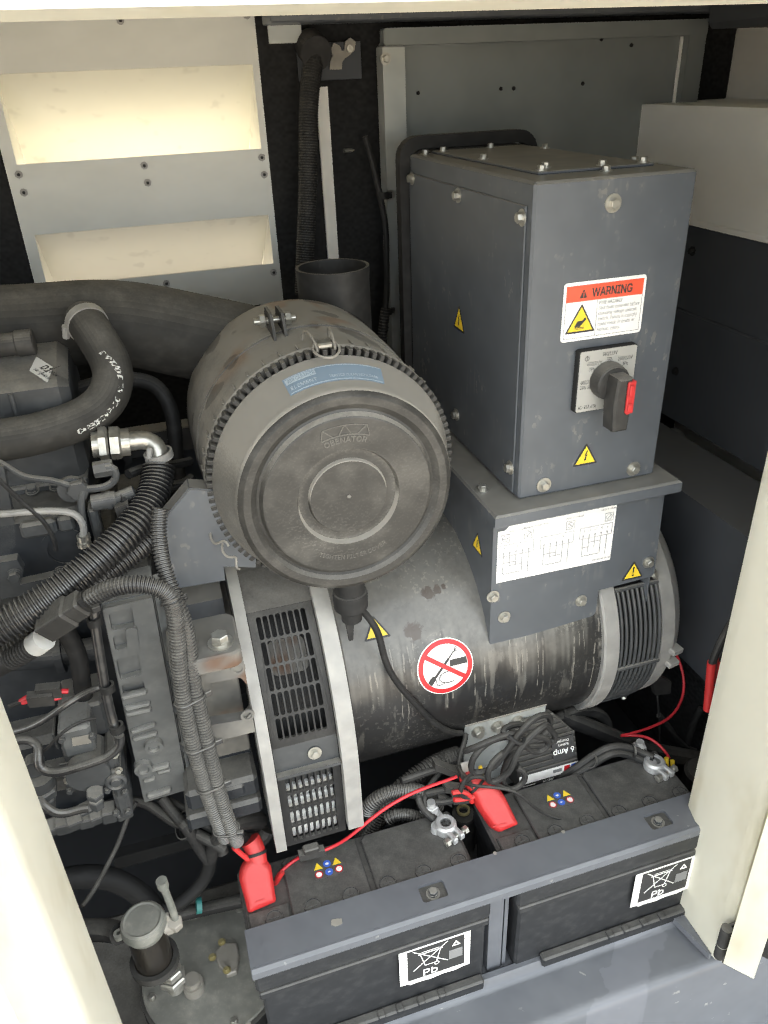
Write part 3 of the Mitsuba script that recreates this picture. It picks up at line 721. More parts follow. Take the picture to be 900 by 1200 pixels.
for a in (4, 12):
    q = math.radians(a - 15)
    part(t, 'bell_lug', aim(cbox(-0.012, 0.012, -0.006, 0.006, -0.01, 0.012), (0.775, YC - 0.218 * math.cos(q), ZC + 0.218 * math.sin(q)), (0.2, -math.cos(q), math.sin(q))), 'mat_cast')

# no pressure washer sticker on the drum
RW = RS + 0.0003
a0 = 0.303
wr = lambda m, fine=0.006: cylwrap(m, a0, RW, YC, ZC, fine)
C = (0.3475, 0.0)
disc = lambda r: sa.translate(sg.Point(0, 0).buffer(r, quad_segs=24), *C)
RD = 0.0475
st = part(t, 'prohibition_sticker', wr(flat(disc(RD), 0, 0.0006)), 'mat_white', label='round red and white no pressure washer sticker')
part(st, 'red_ring', wr(flat(disc(RD * 0.96).difference(disc(RD * 0.80)).union(sa.translate(sa.rotate(sg.box(-RD * 0.85, -0.0037, RD * 0.85, 0.0037), -37), *C)), 0.0012, 0.0014)), 'mat_redink')
L = lambda *p, w=0.0012: sg.LineString([(C[0] + a, b) for a, b in p]).buffer(w / 2)
pic = [L((-0.026, -0.022), (0.006, 0.012), w=0.0040), L((0.006, 0.012), (0.016, 0.022), w=0.002), sg.box(C[0] + 0.008, -0.001, C[0] + 0.037, 0.010).intersection(disc(RD * 0.79)), L((-0.030, -0.026), (-0.022, -0.016), w=0.009)]
for k in range(5):
    pic.append(L((0.017, 0.022), (0.025 - k * 0.001, 0.024 + k * 0.0022), w=0.0006))
arc = [(0.004 + 0.016 * math.cos(q) , -0.018 + 0.010 * math.sin(q)) for q in np.linspace(0.4, 5.2, 20)]
pic += [L(*arc, w=0.0014), L((-0.018, -0.018), (-0.016, -0.030), (-0.004, -0.028), w=0.0012)]
part(st, 'pictogram', wr(flat(shapely.union_all(pic).intersection(disc(RD * 0.79)), 0.0006, 0.0009)), 'mat_ink')
def mv(m, x, y, z=0.0):
    m = m.copy()
    m.apply_translation([x, y, z])
    return m


bolt_triangle(t, None, None, None, 0.034, '!', wrap=lambda m: cylwrap(mv(m, 0.247, 0.0), 0.695, RW, YC, ZC, 0.006))

# ------------------------------------------------------------------ air cleaner
AX, AZ = 0.194, 1.096
ao = (AX, 0, AZ)
t = thing('air_cleaner', 'big round dusty black air cleaner with toothed rim and round cap facing the viewer', 'air filter')
cap = [(0.826, 0.0), (0.826, 0.0485), (0.8265, 0.0492), (0.8315, 0.0508), (0.8315, 0.0625), (0.8265, 0.0643), (0.824, 0.0655), (0.8235, 0.104), (0.8250, 0.107), (0.832, 0.1105), (0.8335, 0.1135), (0.8315, 0.1165), (0.827, 0.121), (0.8265, 0.130), (0.831, 0.1365), (0.838, 0.1395), (0.850, 0.141), (0.880, 0.152), (0.897, 0.1585), (0.899, 0.1585), (0.899, 0.10)]
part(t, 'cap', lathe(cap, ao, Y, 160), 'mat_cap', smooth=35, label='round black plastic cap with embossed emblem')
body = [(0.915, 0.10), (0.915, 0.164), (0.918, 0.1665), (0.940, 0.1665), (0.943, 0.163), (1.00, 0.165), (1.10, 0.169), (1.15, 0.169), (1.185, 0.160), (1.21, 0.13), (1.215, 0.09), (1.215, 0.0)]
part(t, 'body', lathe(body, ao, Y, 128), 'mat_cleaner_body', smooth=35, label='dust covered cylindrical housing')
part(t, 'rim_gap', lathe([(0.898, 0.10), (0.898, 0.1555), (0.916, 0.1555), (0.916, 0.1)], ao, Y, 96), 'mat_black')
teeth = []
for k in range(96):
    a = k * 2 * np.pi / 96
    d = np.array([math.cos(a), 0, math.sin(a)])
    teeth.append(aim(cbox(-0.0032, 0.0032, -0.0075, 0.0075, 0.0, 0.0125, 0.0008), np.array([AX, 0.9065, AZ]) + d * 0.1535, d, 0.0))
tv = []
for k, m in enumerate(teeth):
    a = k * 2 * np.pi / 96
    d, e = np.array([math.cos(a), 0, math.sin(a)]), np.array([-math.sin(a), 0, math.cos(a)])
    b = cbox(-0.0030, 0.0030, -0.0085, 0.0085, 0.0, 0.0125, 0.0008)
    M = np.stack([e, [0, 1, 0], d], 1)
    tv.append(trimesh.Trimesh(b.vertices @ M.T + np.array([AX, 0.9065, AZ]) + d * 0.1535, b.faces if np.linalg.det(M) > 0 else b.faces[:, ::-1], process=False))
part(t, 'rim_teeth', cat(tv), 'mat_black_plastic', smooth=False, kind='stuff')
for k in range(26):
    a = math.radians(28 + k * 8.0)
    d, e = np.array([math.cos(a), 0, math.sin(a)]), np.array([-math.sin(a), 0, math.cos(a)])
    b = cbox(-0.0012, 0.0012, -0.0085, 0.0085, 0.0, 0.0032, 0.0004)
    M = np.stack([e, [0, 1, 0], d], 1)
    part(t, 'rib', trimesh.Trimesh(b.vertices @ M.T + np.array([AX, 0.929, AZ]) + d * 0.1655, b.faces if np.linalg.det(M) > 0 else b.faces[:, ::-1], process=False), 'mat_cleaner_body', smooth=False)


def capwrap(m, theta, y0, r0, y1, r1, fine=0.008):
    """on the cap's cone: local x round the cone (clockwise seen from the front), local y from the front edge back, local z outwards"""
    v, f = trimesh.remesh.subdivide_to_size(m.vertices, m.faces, fine, max_iter=8)
    k = v[:, 1] / math.hypot(y1 - y0, r1 - r0)
    r, y = r0 + (r1 - r0) * k, y0 + (y1 - y0) * k
    a = theta - v[:, 0] / ((r0 + r1) / 2)
    nr, ny = (y1 - y0) / math.hypot(y1 - y0, r1 - r0), -(r1 - r0) / math.hypot(y1 - y0, r1 - r0)
    r, y = r + nr * v[:, 2], y + ny * v[:, 2]
    return trimesh.Trimesh(np.stack([AX + r * np.cos(a), y, AZ + r * np.sin(a)], 1), f, process=False)


cw = lambda m, th=math.radians(89): capwrap(m, th, 0.850, 0.1412, 0.897, 0.1587)
lb = part(t, 'label', cw(flat(rrect(-0.062, 0.062, 0.003, 0.033, 0.001), 0.0002, 0.0008)), 'mat_bluelabel', label='dusty blue label on top of the cap')
part(lb, 'print', cw(cat([flat(sg.box(-0.060, 0.021, -0.022, 0.030), 0.0008, 0.0010), flat(sg.box(-0.060, 0.0045, 0.060, 0.0055), 0.0008, 0.0010), flat(sg.box(-0.060, 0.031, 0.060, 0.032), 0.0008, 0.001)])), 'mat_paleblue')
part(lb, 'lettering', cw(words('AIR CLEANER', 0.0058, -0.0575, 0.0228, 0.0010, width=0.034)), 'mat_bluelabel')
part(lb, 'lettering', cw(words('ELEMENT', 0.0055, -0.058, 0.010, 0.0008)), 'mat_paleblue')
part(lb, 'lettering', cw(words('SERVICE CLEAN WITH CARE', 0.0042, -0.008, 0.010, 0.0008, width=0.062)), 'mat_paleblue')

# embossed emblem and lettering of the cap (local frame on the cap's face)
fo = np.array([AX, 0.8240, AZ])
fc = lambda m: put(m, fo, X, Z)


def arcbend(m, r, sign=1):
    """bends local x round a circle of radius r about the face's centre; local y = 0 lies on the circle"""
    v, f = trimesh.remesh.subdivide_to_size(m.vertices, m.faces, 0.006, max_iter=6)
    a = v[:, 0] / r
    if sign > 0:
        return trimesh.Trimesh(np.stack([(r + v[:, 1]) * np.sin(a), (r + v[:, 1]) * np.cos(a), v[:, 2]], 1), f, process=False)
    return trimesh.Trimesh(np.stack([(r - v[:, 1]) * np.sin(a), -(r - v[:, 1]) * np.cos(a), v[:, 2]], 1), f, process=False)


em = [line(-0.026, 0.012, -0.021, 0.024, 0.0009), line(0.021, 0.024, 0.026, 0.012, 0.0009), line(-0.021, 0.024, 0.021, 0.024, 0.0007), line(-0.026, 0.0115, 0.026, 0.0115, 0.0011)]
for a, b in ((-0.021, -0.0135), (-0.0065, 0.0), (0.0065, 0.0), (0.021, 0.0135)):
    em.append(line(b, 0.024 if b == 0 else 0.012, a, 0.012 if b == 0 else 0.024, 0.0009))
emb = [arcbend(flat(shapely.union_all(em), -0.0003, 0.0017), 0.0735), arcbend(words('OBENATOR', 0.0066, 0, 0.0022, -0.0003, center=True, depth=0.0020, bold=True), 0.0735)]
part(t, 'emblem', fc(cat(emb)), 'mat_cleaner_body', smooth=False)
part(t, 'embossed_text', fc(arcbend(words('TIGHTEN FILTER COVER', 0.0058, 0, 0, -0.0003, center=True, depth=0.0012), 0.088, -1)), 'mat_cleaner_body', smooth=False, label='dusty embossed words below the ring')
part(t, 'centre_pip', aim(trimesh.creation.icosphere(subdivisions=2, radius=0.003), (AX, 0.8260, AZ), -Y), 'mat_cleaner_body', smooth=True)

# dust valve
dv = part(t, 'dust_valve', lathe([(0.05, 0), (0.05, 0.021), (0.0, 0.021), (-0.001, 0.0235), (-0.006, 0.0245), (-0.026, 0.0240), (-0.029, 0.021), (-0.031, 0.0155), (-0.049, 0.0145), (-0.051, 0.012), (-0.051, 0)], (0.1946,0.862,0.9309), Z, 40), 'mat_rubber', label='black rubber dust valve below the cap')
p = (0.1907,0.862,0.8683)
part(dv, 'lip', hull([(p[0] + sx * a, p[1] + sy * 0.003, p[2] + z) for sx in (-1, 1) for sy in (-1, 1) for a, z in ((0.006, 0.008), (0.003, -0.022))]), 'mat_rubber')

# spring clips of wire
def clip(th, name='wire_clip'):
    d, e = np.array([math.cos(th), 0, math.sin(th)]), np.array([-math.sin(th), 0, math.cos(th)])
    at = lambda s, y, h: np.array([AX, y, AZ]) + d * (0.1665 + h) + e * s
    k = part(t, name, cat([tube([at(-0.017, 0.950, 0.0), at(-0.016, 0.945, 0.010), at(-0.014, 0.925, 0.016), at(-0.012, 0.905, 0.012), at(-0.011, 0.890, 0.002)], 0.0016, 8, 0.004), tube([at(0.017, 0.950, 0.0), at(0.016, 0.945, 0.010), at(0.014, 0.925, 0.016), at(0.012, 0.905, 0.012), at(0.011, 0.890, 0.002)], 0.0016, 8, 0.004), tube([at(-0.011, 0.902, 0.008), at(-0.012, 0.880, 0.000), at(0, 0.872, -0.002), at(0.012, 0.880, 0.0), at(0.011, 0.902, 0.008)], 0.0016, 8, 0.004)]), 'mat_alloy', label='pale wire clip')
    b = cbox(-0.010, 0.010, -0.010, 0.010, 0.002, 0.009, 0.002)
    M = np.stack([e, [0, 1, 0], d], 1)
    part(k, 'buckle', trimesh.Trimesh(b.vertices @ M.T + at(0, 0.905, 0), b.faces if np.linalg.det(M) > 0 else b.faces[:, ::-1], process=False), 'mat_zinc', smooth=False)


clip(math.radians(90))
for pts in ([(0.0266,0.905,1.0392),(0.0227,0.895,1.0353),(0.0265,0.885,1.0311),(0.0372,0.875,1.0384),(0.0423,0.87,1.0325)], [(0.0363,0.89,1.0261),(0.035,0.88,1.0178),(0.0423,0.872,1.0144),(0.0485,0.868,1.0154),(0.0477,0.862,1.0074),(0.0508,0.856,1.0038)]):
    part(t, 'wire_clip', tube(pts, 0.0016, 8, 0.003), 'mat_alloy', label='pale wire clip')

# clamp band with its ears, inlet pipe
part(t, 'clamp_band', lathe([(1.010, 0.150), (1.010, 0.1675), (1.050, 0.1690), (1.050, 0.150)], ao, Y, 96), 'mat_cleaner_body', label='dusty band round the housing')
for dx_ in (-0.009, 0.006):
    th = math.radians(103)
    part(t, 'clamp_ear', hull([(AX + 0.16 * math.cos(th) + dx_ + sx * 0.002, y, AZ + 0.163 + h) for sx in (-1, 1) for y, h in ((0.985, -0.01), (1.065, -0.01), (1.045, 0.026), (1.005, 0.026))]), 'mat_black_plastic', smooth=False)
part(t, 'clamp_bolt', cat([aim(trimesh.creation.cylinder(0.0045, 0.056, sections=16), (AX - 0.038, 1.025, AZ + 0.176), X), aim(hexm(0.009, 0.008), (AX - 0.024, 1.025, AZ + 0.176), X), aim(hexm(0.009, 0.008), (AX - 0.058, 1.025, AZ + 0.176), X)]), 'mat_zinc', smooth=False)
pc = np.array([0.296, 1.265, 1.282])
part(t, 'inlet_pipe', lathe([(-0.30, 0.0595), (-0.02, 0.0595), (0.0, 0.0605), (0.0, 0.0555), (-0.25, 0.055)], pc, Z, 64), 'mat_black_plastic', label='open black inlet pipe standing behind the housing')
part(t, 'inlet_floor', aim(trimesh.creation.cylinder(0.056, 0.004, sections=32), pc - Z * 0.2, Z), 'mat_black')

# blue grey bracket below it
t = thing('cleaner_bracket', 'blue grey sheet bracket between the air cleaner and the bell housing', 'bracket')
pl2 = [(-0.0307,1.0694),(0.0071,1.106),(0.042,1.0968),(0.0792,1.0067),(0.0752,0.9734),(0.0328,0.9847),(0.0321,0.9628),(-0.0344,0.9651)]
part(t, 'plate', ext(sg.Polygon(pl2), 0.900, 0.9035, 'y'), 'mat_bluegrey')
a, b, c = (-0.0307,0.9,1.0694), (0.0071,0.9,1.106), (0.042,0.9,1.0968)
for u, v in ((a, b), (b, c)):
    u, v = np.array(u), np.array(v)
    nn = np.cross(v - u, Y)
    nn /= np.linalg.norm(nn)
    part(t, 'flange', hull([q + nn * s * 0.0015 + Y * yy for q in (u, v) for s in (-1, 1) for yy in (0.002, 0.030)]), 'mat_bluegrey')

# ------------------------------------------------------------------ batteries
def battery(x0, label, label2):
    x1, y0, y1, z0, zt = x0 + 0.358, 0.655, 0.832, 0.257, 0.474
    t = thing('battery', label, 'battery', 'starter batteries behind the clamping bar')
    part(t, 'case', cat([bext([(y0 + 0.008, z0), (y1 - 0.008, z0), (y1 - 0.004, zt - 0.035), (y0 + 0.004, zt - 0.035)], x0 + 0.006, x1 - 0.006, 'x', 0.004), cbox(x0 + 0.003, x1 - 0.003, y0, y1, zt - 0.062, zt - 0.048, 0.002)]), 'mat_battery')
    part(t, 'lid', cbox(x0, x1, y0 + 0.001, y1, zt - 0.046, zt - 0.006, 0.004), 'mat_battery')
    part(t, 'foot_rail', cat([cbox(x0 + 0.05, x1 - 0.01, y0 - 0.008, y0 + 0.008, z0, z0 + 0.022, 0.003)] + [cbox(x0 + q, x0 + q + 0.012, y0 - 0.010, y0 + 0.004, z0 + 0.012, z0 + 0.026, 0.002) for q in (0.17, 0.20, 0.235, 0.27)]), 'mat_battery')
    xm = x0 + 0.196
    for a, b in ((x0 + 0.070, xm - 0.004), (xm + 0.004, x1 - 0.005)):
        part(t, 'top_panel', bext([(a, y0 + 0.012), (b, y0 + 0.012), (b, y1 - 0.006), (a + 0.008, y1 - 0.006), (a, y1 - 0.014)], zt - 0.0065, zt, 'z', 0.002), 'mat_battery')
    part(t, 'top_panel', bext([(x0 + 0.006, y0 + 0.012), (x0 + 0.067, y0 + 0.012), (x0 + 0.067, y0 + 0.095), (x0 + 0.006, y0 + 0.095)], zt - 0.0065, zt, 'z', 0.002), 'mat_battery')
    for k in range(6):
        c = (x0 + 0.043 + 0.0585 * k, 0.730, zt)
        cp = part(t, 'cell_cap', lathe([(0.0, 0.013), (0.0012, 0.0135), (0.0022, 0.013), (0.0022, 0.0115), (0.001, 0.0112), (0.001, 0.0)], c, Z, 32), 'mat_battery')
        part(cp, 'slot', cat([cbox(c[0] - 0.008, c[0] + 0.008, c[1] - 0.001, c[1] + 0.001, c[2] + 0.0008, c[2] + 0.0022, 0.0004), cbox(c[0] - 0.001, c[0] + 0.001, c[1] - 0.008, c[1] + 0.008, c[2] + 0.0008, c[2] + 0.0024, 0.0004)]), 'mat_battery')
    # pictogram sticker
    px, py = x0 + 0.140, 0.785
    ps = part(t, 'safety_sticker', bext(rrect(px - 0.026, px + 0.026, py - 0.016, py + 0.016, 0.002), zt, zt + 0.0006, 'z', 0.0002), 'mat_battery', label='small sticker of safety pictograms')
    f2 = lambda m: mv(m, px, py, zt + 0.0006)
    dot = lambda x, y, r=0.0062: sg.Point(x, y).buffer(r)
    part(ps, 'yellow_triangle', f2(flat(tri(-0.017, 0.008, 0.013).union(tri(0.013, 0.008, 0.013)), 0, 0.0003)), 'mat_yellow', smooth=False)
    part(ps, 'blue_disc', f2(flat(dot(-0.002, 0.008).union(dot(-0.002, -0.007)), 0, 0.0003)), 'mat_blueink', smooth=False)
    part(ps, 'red_circle', f2(flat(dot(-0.018, -0.007).difference(dot(-0.018, -0.007, 0.0046)).union(dot(0.014, -0.007).difference(dot(0.014, -0.007, 0.0046))), 0.0003, 0.0005)), 'mat_redink', smooth=False)
    part(ps, 'white_disc', f2(flat(dot(-0.018, -0.007, 0.0052).union(dot(0.014, -0.007, 0.0052)).union(sg.box(-0.0045, 0.006, 0.0005, 0.0095)).union(sg.box(-0.004, -0.008, 0.0, -0.006)), 0.0002, 0.00038)), 'mat_white', smooth=False)
    # terminal posts
    for c, mt in ((x0 + 0.036, 'mat_lead'), (x1 - 0.036, 'mat_lead')):
        part(t, 'terminal_post', lathe([(0, 0.013), (0.004, 0.013), (0.004, 0.0095), (0.018, 0.0085), (0.018, 0)], (c, 0.795, zt - 0.006), Z, 24), mt)
    # lead sign label on the front
    lx = x0 + 0.209
    o = np.array([lx, y0 - 0.0003, 0.330])
    fl = lambda m: put(m, o, X, Z)
    rag = [(0.0, 0.001), (0.012, 0.0), (0.016, -0.004), (0.03, -0.003), (0.05, -0.005), (0.07, -0.0025), (0.09, -0.004), (0.105, -0.001), (0.115, -0.001), (0.115, 0.085), (0.0, 0.085)]
    lb = part(t, 'recycling_label', fl(flat(sg.Polygon(rag), 0, 0.0006)), 'mat_white', smooth=False, label='torn white and black lead recycling label')
    part(lb, 'black_field', fl(flat(sg.Polygon([(0.013, 0.008), (0.105, 0.007), (0.105, 0.0815), (0.013, 0.0815)]), 0.0006, 0.0009)), 'mat_ink', smooth=False)
    bin_ = [line(0.034, 0.066, 0.041, 0.036, 0.0015), line(0.066, 0.066, 0.059, 0.036, 0.0015), line(0.041, 0.036, 0.059, 0.036, 0.0015), line(0.030, 0.067, 0.070, 0.067, 0.002), line(0.036, 0.071, 0.064, 0.071, 0.0012), sg.Point(0.060, 0.033).buffer(0.0035).exterior.buffer(0.0007), line(0.022, 0.030, 0.078, 0.079, 0.0016), line(0.022, 0.079, 0.078, 0.030, 0.0016)]
    loop = [sa.rotate(sg.LineString([(0.086, 0.062), (0.0915, 0.0715), (0.0945, 0.0665)]).buffer(0.0012), q, origin=(0.0915, 0.0655)) for q in (0, 120, 240)]
    part(lb, 'crossed_bin', fl(cat([flat(shapely.union_all(bin_ + loop), 0.0009, 0.0012), words('Pb', 0.0150, 0.036, 0.0105, 0.0009, bold=True)])), 'mat_white', smooth=False)
    part(lb, 'grey_field', fl(flat(sg.box(0.080, 0.030, 0.102, 0.052), 0.0009, 0.0011)), 'mat_grey_ink', smooth=False)
    return t


battery(-0.028, 'black starter battery on the left, behind the clamping bar', '')
battery(0.374, 'black starter battery on the right, under the charger cable', '')

# clamping bar
t = thing('clamping_bar', 'blue grey steel bar clamping both batteries down across their front edge', 'bar')
zb = 0.4745
bar = sg.box(-0.030, 0.664, 0.86, 0.722)
sq = [sg.box(cx - 0.020, 0.678, cx + 0.020, 0.706).buffer(-0.004).buffer(0.004) for cx in (0.250, 0.640)]
for s_ in sq:
    bar = bar.difference(s_)
part(t, 'plate', ext(bar, zb, zb + 0.005, 'z'), 'mat_sill', smooth=False)
part(t, 'front_lip', bext([(0.656, zb - 0.012), (0.656, zb + 0.001), (0.661, zb + 0.005), (0.6638, zb + 0.005), (0.6638, zb - 0.012)], -0.030, 0.86, 'x', 0.001), 'mat_sill')
for cx in (0.250, 0.640):
    part(t, 'recess', ext(sg.box(cx - 0.024, 0.674, cx + 0.024, 0.710).difference(sg.box(cx - 0.0202, 0.6778, cx + 0.0202, 0.7062)), zb + 0.0001, zb + 0.0045, 'z'), 'mat_rubber')
    part(t, 'stud', cat([aim(boltm(0.0070), (cx, 0.692, zb - 0.002), Z)]), 'mat_engine', smooth=False)
for p in [(0.0995,0.6907,0.4797),(0.3643,0.721,0.4797),(0.4838,0.7213,0.4797)]:
    part(t, 'paint_chip', aim(cat([flat(sg.Polygon([(-0.006, -0.006), (0.002, -0.008), (0.006, -0.002), (0.005, 0.008), (-0.003, 0.009), (-0.005, 0.002)]), 0, 0.0008)]) if p[0] < 0.2 else flat(sg.Point(0, 0).buffer(0.003, quad_segs=3), 0, 0.0008), p, Z), 'mat_alloy', smooth=False)
t = thing('battery_channel', 'blue grey steel channel standing between the two batteries', 'channel')
part(t, 'web', ext(sg.Polygon([(0.335, 0.672), (0.335, 0.70), (0.341, 0.70), (0.341, 0.677), (0.356, 0.677), (0.356, 0.70), (0.368, 0.70), (0.368, 0.673), (0.362, 0.673), (0.362, 0.694), (0.359, 0.694), (0.359, 0.672)]), 0.257, 0.455, 'z'), 'mat_sill', smooth=False)

# lead clamps on the negative posts
def lead_clamp(c, spin, label):
    t = thing('terminal_clamp', label, 'battery clamp', 'lead clamps on the battery posts')
    ca, sa_ = math.cos(spin), math.sin(spin)
    def loc(m):
        v = m.vertices
        return trimesh.Trimesh(np.stack([c[0] + v[:, 0] * ca - v[:, 1] * sa_, c[1] + v[:, 0] * sa_ + v[:, 1] * ca, c[2] + v[:, 2]], 1), m.faces, process=False)
    ring = lathe([(0.0, 0.010), (0.0, 0.0175), (0.004, 0.019), (0.014, 0.018), (0.018, 0.015), (0.018, 0.0095), (0.016, 0.0090)], (0, 0, 0), Z, 32)
    jaw = cat([bext([(-0.011, -0.034), (-0.003, -0.034), (-0.003, -0.012), (-0.011, -0.012)], 0.002, 0.015, 'z', 0.002), bext([(0.003, -0.034), (0.011, -0.034), (0.011, -0.012), (0.003, -0.012)], 0.002, 0.015, 'z', 0.002), bext([(-0.011, 0.012), (0.011, 0.012), (0.013, 0.05), (-0.013, 0.05)], 0.003, 0.012, 'z', 0.002)])
    part(t, 'ring', loc(cat([ring, jaw])), 'mat_lead')
    part(t, 'cross_bolt', loc(aim(cat([trimesh.creation.cylinder(0.0035, 0.046, sections=12), mv(hexm(0.007, 0.007), 0, 0, 0.016), mv(hexm(0.007, 0.007), 0, 0, -0.022)]), (0, -0.026, 0.009), X)), 'mat_zinc', smooth=False)
    part(t, 'stud_nut', loc(cat([mv(hexm(0.012, 0.012), 0, 0.036, 0.012), mv(trimesh.creation.cylinder(0.0135, 0.004, sections=20), 0, 0.036, 0.012), mv(trimesh.creation.cylinder(0.007, 0.02, sections=16), 0, 0.036, 0.022)])), 'mat_lead', smooth=False)


lead_clamp((0.309, 0.792, 0.474), 0.35, 'pale lead clamp on the left battery, at its right end')
lead_clamp((0.700, 0.792, 0.474), 0.25, 'grey lead clamp with yellow wire lugs on the right battery')


# red rubber boots over the positive posts
def boot(corners, y0, y1, ztop, tail, label, strips):
    """outline on the sloping plane from (y0, battery top) to (y1, ztop), domed towards the viewer"""
    t = thing('terminal_boot', label, 'terminal cover', 'red rubber boots on the positive posts')
    v = np.array([0, y1 - y0, ztop - 0.476]); v /= np.linalg.norm(v)
    o = np.array([0, y0, 0.476])
    n = np.cross(X, v)
    P_ = sg.Polygon([(q[0], (np.array(q) - o) @ v) for q in corners])
    pts = []
    for inset, d in ((0.009, 0.009), (0.004, 0.0065), (0.001, 0.001), (0.0, -0.004), (0.0, -0.022)):
        for x, w in np.array(P_.buffer(-inset, join_style=1, quad_segs=8).exterior.coords)[:-1]:
            pts.append(o + X * x + v * w + n * d)
    m = to_tri(manifold3d.Manifold.hull_points(np.array(pts)).refine_to_length(0.004))
    m.merge_vertices()
    trimesh.smoothing.filter_taubin(m, iterations=14)
    part(t, 'cover', m, 'mat_red', smooth=70)
    hp_ = P_.bounds
    c = o + X * (hp_[0] + hp_[2]) / 2 + n * 0.0075
    part(t, 'ridge', cat([sweep(spline([c + X * (hp_[0] - hp_[2]) * 0.20 + v * (hp_[1] + q), c + v * (hp_[1] + q + 0.001) + n * 0.0012, c + X * (hp_[2] - hp_[0]) * 0.20 + v * (hp_[1] + q)], 0.003), 0.0014, 8) for q in (0.014,)]), 'mat_red')
    part(t, 'neck', sweep(spline(tail, 0.004), 0.0150, 18), 'mat_red')
    part(t, 'tie', aim(lathe([(-0.002, 0.012), (-0.002, 0.0165), (0.002, 0.0165), (0.002, 0.012)], (0, 0, 0), Z, 20), tail[1], np.array(tail[2]) - np.array(tail[0])), 'mat_black')
    for s_ in strips:
        part(t, 'lead', tube(s_, 0.004, 8), 'mat_red')
    return t


boot([(-0.0249,0.7848,0.5098),(-0.0198,0.794,0.5193),(-0.0102,0.8007,0.5262),(0.0045,0.8022,0.5277),(0.0184,0.7961,0.5215),(0.0249,0.7871,0.5122),(0.0241,0.7753,0.5001),(0.0226,0.7528,0.4769),(0.0015,0.7511,0.4751),(-0.0206,0.7496,0.4737),(-0.0228,0.7692,0.4938)], 0.7519, 0.802, 0.5275, [(0.0052,0.795,0.5108),(0.0065,0.808,0.5255),(0.0041,0.818,0.5358),(0.0015,0.822,0.5418)], 'red rubber boot over the left battery post at the end of the ribbed loom', [[(-0.0053,0.8,0.5249),(-0.0156,0.8,0.5452),(-0.0235,0.8,0.5622)], [(0.0224,0.79,0.4605),(0.0321,0.79,0.4767),(0.0401,0.79,0.4895)]])
boot([(0.359,0.8029,0.5349),(0.3713,0.8076,0.5411),(0.3904,0.8062,0.5393),(0.4053,0.7981,0.5285),(0.4121,0.7887,0.5161),(0.4243,0.7595,0.4772),(0.407,0.7582,0.4755),(0.3885,0.7572,0.4741),(0.3799,0.7619,0.4803),(0.3648,0.7839,0.5097)], 0.7586, 0.806, 0.5390, [(0.379,0.8,0.5224),(0.3715,0.811,0.5313),(0.3647,0.82,0.5382),(0.3613,0.83,0.5388)], 'red rubber boot over the right battery post beside the charger', [[(0.3625,0.8,0.5227),(0.346,0.8,0.5231),(0.3267,0.8,0.5286)], [(0.3582,0.8,0.5103),(0.3428,0.8,0.5403),(0.3237,0.8,0.5457)]])

# ------------------------------------------------------------------ bracket under the drum and the charger
t = thing('charger_bracket', 'galvanised bracket with three bolts under the alternator drum', 'bracket')
part(t, 'plate', cbox(0.386, 0.540, 0.8995, 0.903, 0.40, 0.577, 0.001), 'mat_galvanised')
part(t, 'flange', cbox(0.386, 0.540, 0.8962, 0.935, 0.5772, 0.581, 0.001), 'mat_alloy')
for x in (0.411, 0.447, 0.485):
    bolt(t, (x, 0.8993, 0.556), -Y, 0.0085, washer=1.45)

t = thing('battery_charger', 'black ribbed battery charger with white stripe mounted upside down above the batteries', 'charger')
c0 = np.array([0.470, 0.846, 0.446])
vy = np.array([0, 0.35, 0.937]); vy /= np.linalg.norm(vy)
cf = lambda m: put(m, c0, X, vy)
outline = sg.Polygon([(0.0, 0.0), (0.118, 0.0), (0.118, 0.078), (0.080, 0.124), (0.0, 0.124)])
part(t, 'body', cf(bext(outline, -0.050, 0.0, 'z', 0.003)), 'mat_black_plastic')
for k in range(9):
    part(t, 'rib', cf(cbox(0.003, (0.115 if k < 6 else 0.115 - (k - 5) * 0.011), 0.026 + k * 0.0105, 0.0310 + k * 0.0105, -0.001, 0.0040, 0.0008)), 'mat_black_plastic', smooth=False)
st = part(t, 'stripe', cf(bext(sg.box(0.001, 0.008, 0.117, 0.0235), -0.0005, 0.0012, 'z', 0.0003)), 'mat_white', label='white stripe with red and blue squares')
part(st, 'red_square', cf(flat(sa.skew(sg.box(0.088, 0.012, 0.099, 0.0215), 10), 0.0012, 0.0015)), 'mat_redink', smooth=False)
part(st, 'blue_square', cf(flat(sa.skew(sg.box(0.102, 0.012, 0.113, 0.0215), 10), 0.0012, 0.0015)), 'mat_blueink', smooth=False)
part(st, 'print', cf(flat(sg.box(0.066, 0.0135, 0.083, 0.0195), 0.0012, 0.0014)), 'mat_grey_ink', smooth=False)
pn = part(t, 'name_plate', cf(bext(sg.box(0.068, 0.038, 0.111, 0.078), 0.0, 0.0043, 'z', 0.0004)), 'mat_ink', label='small plate with upside-down writing')
rot = lambda m, cx, cy: trimesh.Trimesh(m.vertices * [-1, -1, 1] + [2 * cx, 2 * cy, 0], m.faces, process=False)
for a, h, y in (('6 Amp', 0.0100, 0.060), ('Battery', 0.0046, 0.050), ('Charger', 0.0046, 0.043)):
    part(pn, 'lettering', cf(rot(words(a, h, 0.0895, y, 0.0043, center=True, bold=h > 0.006), 0.0895, 0.058)), 'mat_white', smooth=False)
part(t, 'front_print', cf(cat([words('AC 120V', 0.0035, 0.045, 0.0015, 0.0, bold=True), flat(sg.box(0.004, 0.003, 0.030, 0.004), 0, 0.0004)])), 'mat_white', smooth=False)
for x in (0.088, 0.104):
    part(t, 'led', cf(aim(lathe([(0, 0.0042), (0.002, 0.0042), (0.002, 0.003), (0.001, 0)], (0, 0, 0), Z, 20), (x, -0.0005, 0.0), Z)), 'mat_lead')
t = thing('charger_cable', 'coil of black mains cable tied in a bow over the charger', 'cable')
